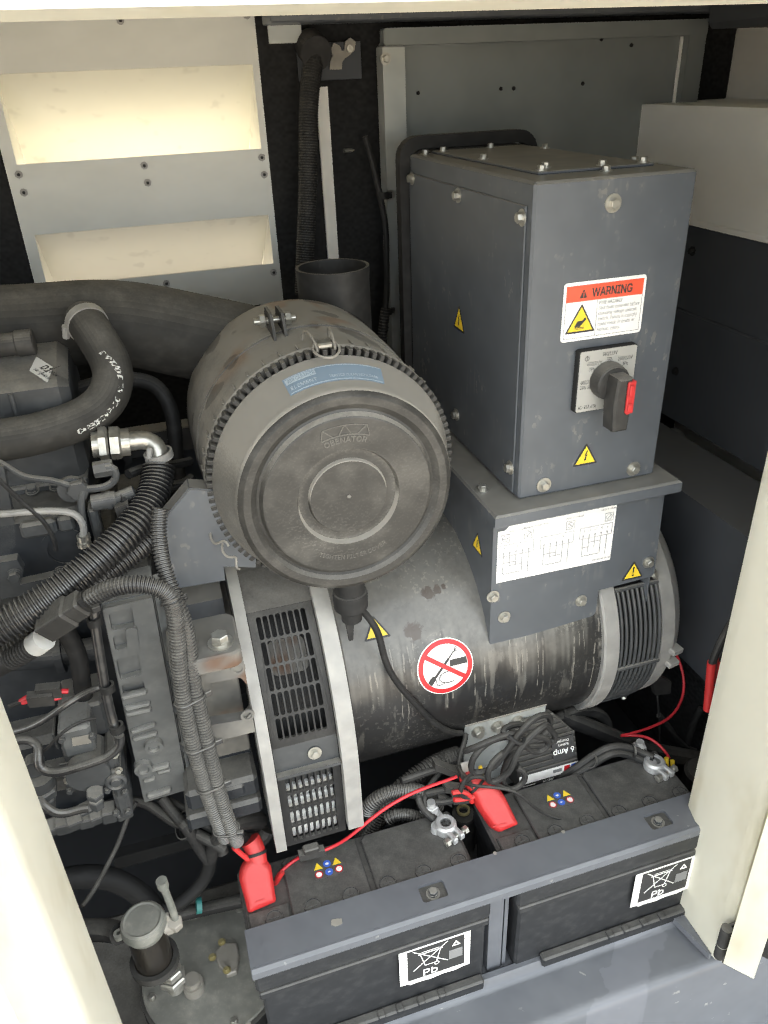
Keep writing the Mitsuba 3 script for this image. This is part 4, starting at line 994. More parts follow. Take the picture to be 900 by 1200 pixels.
part(t, 'coil', tube([(0.4285,0.8,0.6355),(0.402,0.8,0.639),(0.3701,0.79,0.6415),(0.3498,0.785,0.6206),(0.3546,0.785,0.5965),(0.3754,0.78,0.5997),(0.3981,0.775,0.6283),(0.4209,0.775,0.6621),(0.4439,0.78,0.6799),(0.4712,0.79,0.6742),(0.487,0.795,0.6554),(0.4784,0.79,0.6355),(0.4493,0.785,0.6318),(0.4176,0.78,0.633),(0.3881,0.775,0.6263),(0.3708,0.77,0.6062),(0.3772,0.77,0.5831),(0.3948,0.765,0.5932),(0.4108,0.76,0.6334),(0.4306,0.765,0.6577),(0.4581,0.77,0.6722),(0.4873,0.79,0.6362),(0.4949,0.79,0.615),(0.4803,0.79,0.6088),(0.45,0.785,0.6204),(0.4264,0.785,0.6212),(0.4124,0.79,0.593),(0.4081,0.79,0.552),(0.4244,0.79,0.526),(0.4409,0.79,0.5318),(0.4367,0.8,0.5604)], 0.0050, 10, 0.006), 'mat_rubber')
part(t, 'coil', tube([(0.3446,0.8,0.6314),(0.3558,0.79,0.6447),(0.3802,0.785,0.6556),(0.4159,0.785,0.6578),(0.4532,0.785,0.6415),(0.4818,0.785,0.6131),(0.472,0.785,0.6034),(0.4367,0.78,0.63),(0.4138,0.78,0.6525),(0.4038,0.79,0.6607),(0.423,0.8,0.6593),(0.4423,0.8,0.6528)], 0.0050, 10, 0.006), 'mat_rubber')
part(t, 'tie', tube([(0.3998,0.765,0.6789),(0.406,0.757,0.6739),(0.4177,0.757,0.6646),(0.426,0.765,0.6628)], 0.003, 8, 0.003), 'mat_black')

# ------------------------------------------------------------------ engine
t = thing('engine', 'dusty dark grey diesel engine with pipes on the left side', 'engine')
blk = cat([cbox(-0.80, -0.10, 0.98, 1.24, 0.66, 0.98, 0.012), cbox(-0.80, -0.125, 0.955, 1.22, 0.985, 1.08, 0.008), cbox(-0.80, -0.20, 0.945, 0.985, 0.90, 0.955, 0.008), cbox(-0.80, -0.16, 0.925, 0.99, 0.67, 0.74, 0.01)])
part(t, 'block', blk, 'mat_engine_dark', smooth=False)
part(t, 'bore', aim(lathe([(0.0, 0.030), (0.012, 0.030), (0.012, 0.022), (-0.02, 0.022), (-0.02, 0.0)], (0, 0, 0), Z, 36), (-0.1616,0.965,1.0251), -Y), 'mat_engine_dark')
for u, v in (((-0.2066,0.955,1.074), (-0.1633,0.955,1.075)), ((-0.1613,0.955,1.0746), (-0.1412,0.955,1.0717)), ((-0.1371,0.955,1.0228), (-0.121,0.955,1.0272))):
    part(t, 'ledge', cbox(u[0], v[0], 0.945, 0.985, u[2] - 0.022, u[2], 0.004), 'mat_engine', label='sandy dust covered ledge')
r1 = [(-0.199,1.03,1.2183), (-0.2035,1.14,1.2466)]
rc = [(1.032, 1.085), (1.030, r1[0][2]), (1.045, r1[0][2] + 0.012), (1.13, r1[1][2]), (1.20, r1[1][2]), (1.22, 1.15), (1.22, 1.085)]
cov = bext(rc, -0.60, -0.118, 'x', 0.012)
part(t, 'rocker_cover', cov, 'mat_engine', label='dusty rocker cover')
part(t, 'cover_rib', cbox(-0.60, -0.122, 1.022, 1.225, 1.078, 1.090, 0.003), 'mat_engine')
part(t, 'cover_rib', tube([(-0.187,1.028,1.2172),(-0.1869,1.028,1.1776)], 0.003, 8), 'mat_engine')
part(t, 'oil_cap', aim(lathe([(-0.03, 0.0), (-0.03, 0.015), (0.0, 0.015), (0.002, 0.017), (0.022, 0.017), (0.024, 0.014), (0.024, 0)], (0, 0, 0), Z, 28), (-0.1767,1.1,1.2605), X), 'mat_black_plastic')
r2 = (1.045, r1[0][2] + 0.012, 1.13, r1[1][2])
qa, qb, qc, qd = [np.array(q) for q in [(-0.155,1.0962,1.2401),(-0.1342,1.0625,1.2337),(-0.1399,1.0242,1.2263),(-0.1624,1.0612,1.2334)]]
nn = np.cross(qd - qa, qb - qa); nn /= np.linalg.norm(nn)
nn = nn if nn[2] > 0 else -nn
stk = part(t, 'sticker', hull([q + nn * h for q in (qa, qb, qc, qd) for h in (0.0005, 0.0015)]), 'mat_white', smooth=False, label='small white printed sticker')
eu = (qb - qa) / np.linalg.norm(qb - qa); ev = np.cross(nn, eu)
wdt = np.linalg.norm(qb - qa); hgt = np.linalg.norm(qa - qd)
part(stk, 'print', put(cat([words('D1', 0.010, 0.003, 0.012, 0, bold=True), words('03C 1K', 0.004, 0.002, 0.004, 0), flat(sg.box(wdt * 0.47, -0.0, wdt * 0.49, hgt * 0.9), 0, 0.0003), words('2024', 0.005, wdt * 0.55, 0.014, 0), words('A41 06', 0.004, wdt * 0.53, 0.004, 0)]), qd + nn * 0.0016 + (ev * 0), eu, ev), 'mat_ink', smooth=False)
# flared bracket at the far left
part(t, 'bracket_arm', hull([np.array(q) + Y * d for q in [(-0.2171,0.955,1.1622),(-0.2047,0.955,1.1507),(-0.2128,0.955,1.0653),(-0.219,0.955,1.0411),(-0.2357,0.955,1.024),(-0.253,0.955,1.028)] for d in (0, 0.015)]), 'mat_engine', smooth=False)
# fuel pipes
part(t, 'fuel_pipe', tube([(-0.2181,0.97,1.158),(-0.205,0.965,1.1497),(-0.1861,0.96,1.1332),(-0.1559,0.955,1.1239),(-0.1326,0.95,1.1135),(-0.1184,0.948,1.108)], 0.0042, 10), 'mat_engine', label='thin steel fuel pipe')
part(t, 'fuel_pipe', tube([(-0.2293,0.935,1.1005),(-0.1912,0.935,1.0963),(-0.1527,0.935,1.0896),(-0.1362,0.935,1.0813),(-0.1305,0.935,1.0651),(-0.134,0.935,1.0493)], 0.0045, 10), 'mat_cast', label='thin pale fuel pipe')
part(t, 'fuel_pipe', tube([(-0.1184,0.948,1.108),(-0.1029,0.945,1.1077),(-0.0854,0.945,1.1117),(-0.078,0.945,1.1224),(-0.0801,0.945,1.1324),(-0.0881,0.945,1.1339)], 0.0048, 10), 'mat_engine')
part(t, 'fuel_pipe', tube([(-0.1207,0.947,1.1065),(-0.1274,0.942,1.0895),(-0.1299,0.94,1.0685),(-0.1322,0.94,1.0486)], 0.0048, 10), 'mat_engine')
part(t, 'banjo_fitting', cat([aim(hexm(0.014, 0.012), (-0.1269,0.955,1.1075), -Y), aim(trimesh.creation.cylinder(0.017, 0.008, sections=28), (-0.1354,0.957,1.1069), -Y), aim(hexm(0.0105, 0.02), (-0.1032,0.95,1.1308), X), aim(hexm(0.0105, 0.012), (-0.0918,0.95,1.1311), X)]), 'mat_engine', smooth=False)
part(t, 'pipe_nut', cat([aim(trimesh.creation.cylinder(0.0085, 0.006, sections=24), (-0.1333,0.935,1.0478), Z), aim(trimesh.creation.cylinder(0.0090, 0.006, sections=24), (-0.1344,0.935,1.0378), Z), aim(trimesh.creation.cylinder(0.0075, 0.016, sections=24), (-0.1345,0.936,1.0424), Z)]), 'mat_zinc')
part(t, 'sensor', cat([aim(trimesh.creation.cylinder(0.011, 0.03, sections=24), (-0.1001,0.95,1.0861), X), aim(trimesh.creation.cylinder(0.0125, 0.006, sections=24), (-0.0937,0.95,1.0861), X), aim(trimesh.creation.cylinder(0.008, 0.026, sections=20), (-0.0739,0.95,1.0897), (1, 0, 0.25))]), 'mat_engine', label='threaded sensor')
part(t, 'sensor_block', cat([cbox(*np.array([(-0.1231,0.95,1.0769)[0], (-0.111,0.95,1.0745)[0]]), 0.945, 0.98, (-0.1312,0.95,1.0244)[2], (-0.1195,0.95,1.0787)[2], 0.003)]), 'mat_engine', smooth=False)
# union with elbow, leading into the big ribbed conduit
uy = 1.0
for a_, b_, r_ in ((108, 116, 0.017), (116, 127, 0.023), (129, 142, 0.022), (142, 152, 0.018)):
    p, q = np.array((-0.1031,1,1.1449)), np.array((-0.0565,1,1.1406))
    u, v = p + (q - p) * (a_ - 108) / 44, p + (q - p) * (b_ - 108) / 44
    part(t, 'union_nut', aim(hexm(r_, np.linalg.norm(v - u)), u, q - p, 0.3) if r_ > 0.02 else aim(mv(trimesh.creation.cylinder(r_, np.linalg.norm(v - u), sections=28), 0, 0, np.linalg.norm(v - u) / 2), u, q - p), 'mat_zinc', smooth=False, label='shiny zinc union nut')
part(t, 'elbow', tube([(-0.0586,1,1.141),(-0.0455,1,1.1412),(-0.0329,1,1.1378),(-0.0246,0.995,1.1298),(-0.0234,0.99,1.1192),(-0.0256,0.985,1.108)], 0.0125, 16), 'mat_zinc', label='bent zinc pipe elbow')
part(t, 'elbow_clamp', cat([aim(lathe([(-0.005, 0.016), (-0.005, 0.019), (0.005, 0.019), (0.005, 0.016)], (0, 0, 0), Z, 28), (-0.0232,0.99,1.1204), (0.1, 0, -1)), aim(trimesh.creation.cylinder(0.004, 0.014, sections=12), (-0.0342,0.98,1.1292), (0.3, 0.3, 1))]), 'mat_cast', smooth=False)

# smaller fittings that fill the flank of the engine
for q in [(-0.1924,1.024,1.2103),(-0.1623,1.024,1.201),(-0.1325,1.024,1.187)]:
    part(t, 'cover_bolt', aim(boltm(0.0065, 1.4), (q[0], 1.018, 1.0845), (0, -0.3, 1)), 'mat_engine', smooth=False)
part(t, 'lead_wire', tube([(-0.2162,0.94,1.1517),(-0.2008,0.935,1.128),(-0.1889,0.935,1.1055),(-0.1768,0.93,1.0887),(-0.1687,0.93,1.0634),(-0.1685,0.93,1.038)], 0.0028, 8), 'mat_rubber', label='thin black wire')
part(t, 'lead_wire', tube([(-0.0808,0.945,1.0873),(-0.0622,0.96,1.0824),(-0.0425,0.985,1.0765),(-0.016,1,1.0667),(0.0145,1.02,1.0647)], 0.0075, 10), 'mat_rubber', label='black hose')
part(t, 'lead_wire', tube([(-0.0669,0.99,1.0993),(-0.0395,1.02,1.0907),(-0.0112,1.05,1.0759),(0.0183,1.07,1.0684)], 0.0065, 10), 'mat_rubber', label='black hose')
part(t, 'boss_plate', cat([ext(sg.Polygon([(-0.2485,1.0309),(-0.2183,1.0304),(-0.2145,1.0126),(-0.2235,0.9934),(-0.1854,0.995),(-0.1578,1.0045),(-0.1592,0.9887),(-0.2003,0.9769),(-0.2631,0.9763)]), 0.938, 0.965, 'y')]), 'mat_engine', smooth=False)
for q in [(-0.2266,0.938,1.0088),(-0.1716,0.938,0.9997)]:
    part(t, 'plate_bolt', aim(boltm(0.0075, 1.3), q, -Y), 'mat_engine', smooth=False)
part(t, 'oil_pipe', tube([(-0.3032,0.96,0.8752),(-0.2396,0.955,0.8639),(-0.1846,0.955,0.8574),(-0.15,0.955,0.8569)], 0.017, 20), 'mat_engine_dark')
part(t, 'pipe_flange', aim(lathe([(0, 0.026), (0.01, 0.026), (0.01, 0.017), (0, 0.017)], (0, 0, 0), Z, 32), (-0.2116,0.955,0.8589), X), 'mat_engine_dark')
part(t, 'connector', hull([np.array(q) + Y * d for q in [(-0.1214,0.93,1.0339),(-0.1011,0.93,1.0398),(-0.0995,0.93,1.0158),(-0.1206,0.93,1.0074)] for d in (0, 0.02)]), 'mat_black_plastic', smooth=False)
part(t, 'connector', hull([np.array(q) + Y * d for q in [(-0.0882,0.93,1.0828),(-0.0706,0.93,1.0867),(-0.0692,0.93,1.0663),(-0.0862,0.93,1.061)] for d in (0, 0.02)]), 'mat_black_plastic', smooth=False)

# ribbed gear cover facing the viewer
t2 = t
gy = 0.86
go = sg.Polygon([(-0.125,0.984),(-0.06,0.9873),(-0.0712,0.6368),(-0.1383,0.6336)])
gx0, gz0, gx1, gz1 = go.bounds
gm = [ext(go.buffer(-0.003).buffer(0.003), gy + 0.010, gy + 0.075, 'y')]
pk = [sg.Polygon(q) for q in ([(-0.1178,0.9742),(-0.0884,0.9759),(-0.0908,0.9468),(-0.119,0.9476)], [(-0.1199,0.9382),(-0.1039,0.9393),(-0.1062,0.9163),(-0.1214,0.915)], [(-0.1231,0.9012),(-0.0937,0.9028),(-0.0968,0.8688),(-0.1246,0.8668)], [(-0.1252,0.8581),(-0.0966,0.8583),(-0.0974,0.836),(-0.1257,0.8387)])]
pkb = [q.buffer(-0.004).buffer(0.004) for q in pk]
gm.append(ext(go.buffer(-0.004).buffer(0.002).difference(shapely.union_all(pkb)), gy, gy + 0.0102, 'y'))
gear = part(t, 'gear_cover', cat(gm), 'mat_casting', smooth=False, label='grey ribbed gear cover casting')
for (a, b, r_) in (((-0.1257,0.86,0.8387), (-0.0979,0.86,0.8392), .0035), ((-0.1252,0.86,0.8187), (-0.0971,0.86,0.819), .0035), ((-0.1262,0.86,0.8081), (-0.0979,0.86,0.8083), .0035), ((-0.1255,0.86,0.7762), (-0.0974,0.86,0.7796), .0035), ((-0.126,0.86,0.7618), (-0.0979,0.86,0.7637), .0035), ((-0.1143,0.86,0.699), (-0.0926,0.86,0.6998), .004), ((-0.1274,0.86,0.6795), (-0.1153,0.86,0.6802), .003), ((-0.1269,0.86,0.6491), (-0.0986,0.86,0.6509), .0045), ((-0.1065,0.86,0.6892), (-0.092,0.86,0.6891), .003)):
    a, b = np.array(a), np.array(b)
    part(gear, 'rib', to_tri(manifold3d.Manifold.hull_points(np.vstack([trimesh.creation.icosphere(subdivisions=1, radius=r_).vertices * [1, 2.0, 1.1] + q for q in (a, b)]))), 'mat_casting', smooth=50)
part(gear, 'pad', ext(sg.Polygon([(-0.1023,0.9472),(-0.0885,0.9476),(-0.0919,0.9123),(-0.106,0.912)]).buffer(-0.003).buffer(0.003), gy - 0.004, gy + 0.001, 'y'), 'mat_casting', smooth=False)
for q in [(-0.104,0.86,0.7427),(-0.1248,0.86,0.7063)]:
    part(gear, 'boss', aim(lathe([(-0.004, 0.0135), (0.008, 0.0125), (0.008, 0.008), (0.004, 0.006), (0.004, 0.0)], (0, 0, 0), Z, 28), q, -Y), 'mat_casting')
for q in [(-0.0578,0.868,0.873),(-0.064,0.868,0.7951),(-0.0666,0.868,0.7219),(-0.0458,0.868,0.9689)]:
    part(gear, 'flange_bolt', aim(hexm(0.009, 0.012), np.array(q), (0.6, -0.8, 0), 0.2), 'mat_engine', smooth=False)
fe = [np.array(q) for q in [(-0.0591,0.862,0.9857),(-0.0699,0.862,0.6359)]]
be = [np.array(q) for q in [(-0.0328,0.885,0.9746),(-0.0538,0.885,0.6364)]]
wing = hull([q + Y * d for q in fe + be for d in (0.0, 0.05)])
part(gear, 'side_face', wing, 'mat_casting', smooth=False, label='slanted side of the casting')
gside = []
for q in [(-0.0574,0.9,0.9288),(-0.0606,0.9,0.8711),(-0.0628,0.9,0.8099),(-0.0675,0.9,0.7459),(-0.0703,0.9,0.6687)]:
    gside.append(cbox(q[0] - 0.02, q[0] + 0.004, q[1] - 0.02, q[1] + 0.03, q[2] - 0.012, q[2] + 0.012, 0.003))
for m in gside:
    part(gear, 'side_lug', m, 'mat_casting', smooth=False)
part(t, 'rear_plate', cbox(-0.105, -0.060, 0.90, 1.25, 0.64, 0.985, 0.004), 'mat_engine_dark', smooth=False)

# bell housing between the gear cover and the alternator
t = thing('bell_housing', 'dark grey bell housing with rusty window between engine and silver flange', 'housing')
part(t, 'shell', ushape(-0.062, 0.026, 0.238, 0.18, 0.62), 'mat_engine_dark', smooth=35)
top = [(YC - 0.285 * math.cos(q), ZC + 0.285 * math.sin(q)) for q in np.linspace(math.radians(58), math.radians(115), 20)]
part(t, 'top_shell', ext(sg.Polygon(top + [(y_, z_ - 0.03) for y_, z_ in top[::-1]]), -0.055, 0.026, 'x'), 'mat_bluegrey', smooth=35, label='dusty blue grey top cover')
win = sg.Polygon([(-0.0207,0.8743),(0.0274,0.8713),(0.0345,0.856),(0.0342,0.8076),(0.0249,0.7982),(-0.0225,0.803),(-0.0281,0.811)]).buffer(-0.006).buffer(0.006)
fpl = sg.box(-0.2, 0.5, 0.0345, 1.0).intersection(sg.Polygon([(-0.033,0.9064),(0.0513,0.9017),(0.057,0.7718),(-0.0339,0.7723)])).difference(win)
part(t, 'window_plate', ext(fpl, 0.805, 0.822, 'y'), 'mat_rusty', smooth=False, label='rust stained plate with a window')
part(t, 'window_back', cbox(-0.06, 0.026, 0.856, 0.860, 0.69, 0.86), 'mat_rusty', label='rusty sand coloured recess behind the window')
for q in [(0.0262,0.805,0.8876),(0.0281,0.805,0.805)]:
    part(t, 'plate_hole', aim(lathe([(-0.001, 0.0095), (0.0015, 0.0095), (0.0015, 0.006), (-0.004, 0.006), (-0.004, 0)], (0, 0, 0), Z, 24), q, -Y), 'mat_rusty')
part(t, 'mount_lug', bext(rrect(-0.055, 0.0335, 0.780, 0.87, 0.014), 0.9088, 0.9328, 'z', 0.003), 'mat_rusty', label='rusty edged mounting lug')
part(t, 'mount_bolt', aim(boltm(0.0115, 1.4), (0.010, 0.805, 0.9330), Z), 'mat_zinc', smooth=False, label='big zinc bolt')
part(t, 'lower_box', cat([cbox(-0.075, 0.028, 0.812, 0.95, 0.642, 0.680, 0.006), cbox(-0.080, 0.028, 0.806, 0.95, 0.610, 0.640, 0.005), cbox(-0.05, 0.010, 0.8085, 0.83, 0.650, 0.676, 0.006)]), 'mat_engine_dark', smooth=False)

# injection pump below the pipes, lower left
t = thing('fuel_pump', 'grey fuel pump with dusty block and bent pipes at lower left beside the pillar', 'pump')
def pbox(a, b, y0, y1, c=0.004):
    (xa, _, za), (xb, _, zb_) = a, b
    return cbox(min(xa, xb), max(xa, xb), y0, y1, min(za, zb_), max(za, zb_), c)


part(t, 'head_block', pbox((-0.2141,0.84,0.822), (-0.1732,0.84,0.7737), 0.838, 0.91), 'mat_casting', smooth=False, label='pale dusty pump head')
part(t, 'body', cat([pbox((-0.217,0.842,0.7918), (-0.1744,0.842,0.7146), 0.842, 0.93, 0.006), pbox((-0.2246,0.836,0.748), (-0.2113,0.836,0.7098), 0.836, 0.90, 0.005), pbox((-0.2234,0.848,0.8114), (-0.2196,0.848,0.782), 0.85, 0.90), pbox((-0.2165,0.88,0.8208), (-0.1579,0.88,0.7616), 0.88, 0.95), aim(trimesh.creation.cylinder(0.028, 0.05, sections=32), (-0.1898,0.85,0.7485), Y)]), 'mat_engine', smooth=False)
part(t, 'flange_block', cat([pbox((-0.1659,0.835,0.7665), (-0.1512,0.835,0.7285), 0.833, 0.90), pbox((-0.1664,0.83,0.7426), (-0.1499,0.83,0.6894), 0.826, 0.90, 0.005), pbox((-0.1704,0.835,0.6952), (-0.151,0.835,0.6401), 0.834, 0.90, 0.005)]), 'mat_engine', smooth=False)
part(t, 'boss', aim(lathe([(0, 0.014), (0.004, 0.014), (0.006, 0.011), (0.003, 0.008), (0.006, 0.006), (0.006, 0)], (0, 0, 0), Z, 28), (-0.1586,0.826,0.7258), -Y), 'mat_engine')
for q in [(-0.2187,0.835,0.7404),(-0.1513,0.832,0.7675),(-0.1515,0.826,0.7446)]:
    part(t, 'screw', aim(boltm(0.004, 1.3), q, -Y), 'mat_zinc', smooth=False)
part(t, 'hex_fitting', cat([aim(hexm(0.012, 0.011), (-0.1876,0.82,0.715), (0.1, -0.3, 1)), aim(hexm(0.010, 0.02), (-0.1895,0.82,0.6955), (0.1, -0.3, 1)), aim(hexm(0.009, 0.016), (-0.1967,0.82,0.6983), (-1, -0.1, -0.2))]), 'mat_engine', smooth=False)
part(t, 'pipe', tube([(-0.1996,0.815,0.7001),(-0.2202,0.815,0.7015),(-0.2378,0.815,0.7052),(-0.249,0.82,0.714),(-0.2577,0.83,0.7211)], 0.0058, 10), 'mat_conduit')
part(t, 'pipe', tube([(-0.267,0.85,0.8137),(-0.2503,0.85,0.8094),(-0.2429,0.845,0.804),(-0.2425,0.83,0.7926),(-0.2416,0.825,0.7818),(-0.2284,0.82,0.7743),(-0.2033,0.815,0.7766),(-0.1761,0.815,0.7793),(-0.1533,0.815,0.7853),(-0.1428,0.815,0.7941),(-0.1368,0.815,0.8136)], 0.0060, 12), 'mat_conduit', label='bent black pipe round the pump')
part(t, 'left_fitting', cat([aim(trimesh.creation.cylinder(0.019, 0.03, sections=28), (-0.2554,0.85,0.7364), (0.1, -0.2, 1)), aim(hexm(0.021, 0.014), (-0.2571,0.85,0.7154), (0.1, -0.2, 1)), aim(hexm(0.017, 0.018), (-0.2603,0.85,0.6929), (0.1, -0.2, 1)), aim(trimesh.creation.cylinder(0.013, 0.02, sections=28), (-0.2558,0.85,0.7658), -Y)]), 'mat_engine', smooth=False)
for q in [(-0.2102,0.8375,0.8109),(-0.1732,0.8375,0.8044),(-0.1687,0.8325,0.7636),(-0.1721,0.8255,0.7147),(-0.152,0.8255,0.702),(-0.1562,0.8335,0.6564),(-0.1719,0.8335,0.6592),(-0.22,0.8355,0.7204)]:
    part(t, 'cap_screw', aim(boltm(0.0042, 1.25), q, -Y), 'mat_engine', smooth=False)
part(t, 'rating_plate', bext(sg.Polygon([(-0.1979,0.8092),(-0.1747,0.8075),(-0.1768,0.7927),(-0.2001,0.7945)]), 0.8365, 0.8378, 'y', 0.0003), 'mat_alloy', label='small worn metal plate')
part(t, 'seam', tube([(-0.223,0.8405,0.7653),(-0.1955,0.8405,0.7618),(-0.1655,0.8405,0.7576)], 0.0016, 8), 'mat_engine')
part(t, 'return_wire', tube([(-0.2397,0.84,0.7939),(-0.2233,0.835,0.8086),(-0.2043,0.832,0.8263),(-0.1873,0.84,0.8282),(-0.1656,0.85,0.8209)], 0.0022, 8), 'mat_rubber')
lo = []
for k, q in enumerate([(-0.2599,0.85,0.6471),(-0.2463,0.85,0.6469),(-0.2305,0.85,0.6458),(-0.2152,0.85,0.6468),(-0.2003,0.85,0.6462),(-0.1841,0.85,0.6451),(-0.1648,0.85,0.641)]):
    lo.append(aim(cbox(-0.011, 0.011, -0.010, 0.010, -0.014, 0.010 + 0.003 * (k % 3)), q, (0.1, -0.5 + 0.2 * (k % 2), 1)))
part(t, 'lower_casting', cat(lo), 'mat_engine', smooth=False)
part(t, 'base_block', cbox(-0.30, -0.15, 0.87, 0.95, 0.64, 0.70, 0.01), 'mat_engine_dark', smooth=False)

# ------------------------------------------------------------------ ducts and hoses
t = thing('intake_duct', 'wide matt black air intake duct running from the left to the air cleaner', 'duct')
dp = spline([(-0.2716,1.2,1.265),(-0.2067,1.2,1.2594),(-0.1392,1.2,1.2549),(-0.0695,1.2,1.2502),(-0.0112,1.2,1.2367),(0.0421,1.2,1.2184),(0.0912,1.2,1.2015),(0.1483,1.2,1.1804)], 0.01)
part(t, 'tube', sweep(dp, np.interp(np.linspace(0, 1, len(dp)), [0, 0.45, 0.7, 1], [0.057, 0.060, 0.064, 0.066]), 40), 'mat_hose')
part(t, 'spout', tube([(-0.094,1.15,1.2731),(-0.0881,1.13,1.2669),(-0.0823,1.11,1.2608)], 0.0215, 24), 'mat_hose')
t = thing('breather_hose', 'thick bent rubber hose with white lettering below the intake duct', 'hose')
hp = [(-0.087,1.125,1.2762),(-0.0789,1.1,1.2654),(-0.0679,1.08,1.2439),(-0.0621,1.06,1.2185),(-0.0741,1.04,1.1924),(-0.1009,1.025,1.1769),(-0.1354,1.01,1.1716),(-0.1722,1,1.1699),(-0.2066,0.99,1.1728),(-0.2439,0.985,1.1767)]
part(t, 'tube', tube(hp, 0.0262, 32, 0.005), 'mat_hose')
hs = spline(hp, 0.002)
part(t, 'clamp', aim(lathe([(-0.006, 0.024), (-0.006, 0.0278), (0.006, 0.0278), (0.006, 0.024)], (0, 0, 0), Z, 32), hs[6], hs[10] - hs[3]), 'mat_cast', label='steel hose clamp')
part(t, 'clamp_screw', aim(trimesh.creation.cylinder(0.005, 0.018, sections=14), np.array(hs[6]) + np.array([-0.028, -0.008, -0.006]), (0.2, -0.4, 1)), 'mat_cast')


def hosewords(s, h, path, s0, r, side, width):
    """lettering laid along a hose; side: a point the letters face"""
    m = words(s, h, 0, 0, 0.0, depth=0.0004, width=width)
    v, f = trimesh.remesh.subdivide_to_size(m.vertices, m.faces, 0.005, max_iter=6)
    tt = np.gradient(path, axis=0); tt /= np.linalg.norm(tt, axis=1, keepdims=True)
    al = np.r_[0, np.cumsum(np.linalg.norm(np.diff(path, axis=0), axis=1))]
    out = []
    for x, y, z in v:
        k = min(np.searchsorted(al, s0 + x), len(path) - 1)
        T_ = tt[k]
        n = np.asarray(side) - path[k]
        n = n - T_ * (n @ T_); n /= np.linalg.norm(n)
        b = np.cross(n, T_)
        a = y / r
        out.append(path[k] + (r + z + 0.0002) * (n * math.cos(a) + b * math.sin(a)))
    return trimesh.Trimesh(np.array(out), f, process=False)


rev = hs[::-1]
al = np.r_[0, np.cumsum(np.linalg.norm(np.diff(rev, axis=0), axis=1))]
tgt = np.array((-0.1153,1,1.1758))
s0 = al[np.argmin(np.linalg.norm(rev - tgt, axis=1))]
x_at = 0.0
for wd in ('CARBOPOMP-10', 'NL', '10/16.3'):
    wl = 0.0052 * len(wd)
    part(t, 'lettering', hosewords(wd, 0.0074, rev, s0 - 0.005 + x_at, 0.0262, (0.10, 0.15, 0.90), wl), 'mat_band', smooth=False, label='pale lettering printed along the hose')
    x_at += wl + 0.0045

t = thing('small_hose', 'thin black hose arching behind the thick hose towards the air cleaner', 'hose')
part(t, 'tube', tube([(-0.1248,1.16,1.1668),(-0.0923,1.17,1.1691),(-0.05,1.18,1.1663),(-0.0171,1.18,1.1548),(0.0005,1.17,1.1281),(0.0035,1.16,1.0892),(-0.001,1.15,1.0508),(-0.0031,1.14,1.0112)], 0.0115, 14), 'mat_rubber')
t = thing('chassis_beam', 'dusty steel beam behind the union nuts', 'beam')
part(t, 'beam', cbox(-0.30, 0.06, 1.30, 1.34, 0.985, 1.03), 'mat_engine', smooth=False)
part(t, 'beam', cbox(-0.30, 0.06, 1.345, 1.36, 0.80, 0.975), 'mat_liner', smooth=False)
part(t, 'stay', hull([np.array(q) + Y * d for q in [(-0.0869,1.28,1.0015),(-0.0741,1.28,1.0024),(-0.0809,1.28,0.9596),(-0.0897,1.28,0.958)] for d in (0, 0.006)]), 'mat_engine', smooth=False)
for q in [(-0.0076,1.29,1.0123),(-0.0073,1.29,0.9796)]:
    part(t, 'screw_end', aim(trimesh.creation.cylinder(0.004, 0.01, sections=14), q, -Y), 'mat_white')

def loom(name, pts, r, label, pitch=0.005, group=None, depth=0.14):
    k = thing(name, label, 'conduit', group)
    part(k, 'sleeve', conduit(pts, r, pitch, depth), 'mat_conduit', smooth=40)
    return k


loom('ribbed_conduit', [(-0.0259,0.985,1.1067),(-0.0368,0.96,1.0838),(-0.0648,0.92,1.0632),(-0.1056,0.89,1.0437),(-0.1545,0.865,1.0241),(-0.1959,0.85,1.0105),(-0.2359,0.84,0.9991),(-0.2744,0.83,0.9893)], 0.0215, 'thickest ribbed conduit sweeping from the elbow down to the left edge', 0.0062, depth=0.2)
loom('ribbed_conduit', [(-0.0288,0.96,1.0339),(-0.0541,0.94,1.0238),(-0.091,0.92,1.0106),(-0.131,0.9,0.9969),(-0.1706,0.885,0.9797),(-0.2108,0.875,0.9573),(-0.2465,0.87,0.9331)], 0.0155, 'second ribbed conduit running just below the thickest one', 0.0056, depth=0.2)
k = loom('ribbed_conduit', [(-0.0368,0.79,0.9911),(-0.0355,0.79,1.0109),(-0.0401,0.795,1.0284),(-0.0554,0.8,1.0399),(-0.0794,0.805,1.0449),(-0.1051,0.81,1.0407),(-0.1243,0.815,1.0312),(-0.1378,0.82,1.0226)], 0.0112, 'ribbed conduit looping over the gear cover to a plug with a white band', 0.0042, depth=0.2)
cp, cd = np.array((-0.1883,0.835,0.9899)), np.array((-0.1357,0.82,1.0233))
ax_ = (cd - cp) / np.linalg.norm(cd - cp)
Lc = np.linalg.norm(cd - cp)
part(k, 'plug', cat([aim(bext(rrect(-0.017, 0.017, -0.015, 0.015, 0.004), 0.0, Lc * 0.70, 'z', 0.003), cp, ax_, 0.3), aim(bext(rrect(-0.014, 0.014, -0.013, 0.013, 0.004), Lc * 0.66, Lc * 1.02, 'z', 0.003), cp, ax_, 0.3), aim(cbox(-0.006, 0.006, -0.022, -0.012, 0.01, 0.035, 0.002), cp, ax_, 0.6)]), 'mat_black_plastic', smooth=False, label='black plastic plug')
part(k, 'white_band', sweep(spline([(-0.2064,0.843,0.9616),(-0.1923,0.836,0.9735)], 0.003), 0.0148, 24), 'mat_band', label='white band')
part(k, 'boot', conduit([(-0.2407,0.86,0.9366),(-0.2225,0.85,0.9501),(-0.2064,0.843,0.9616)], 0.0145, 0.0055, 0.2), 'mat_rubber')
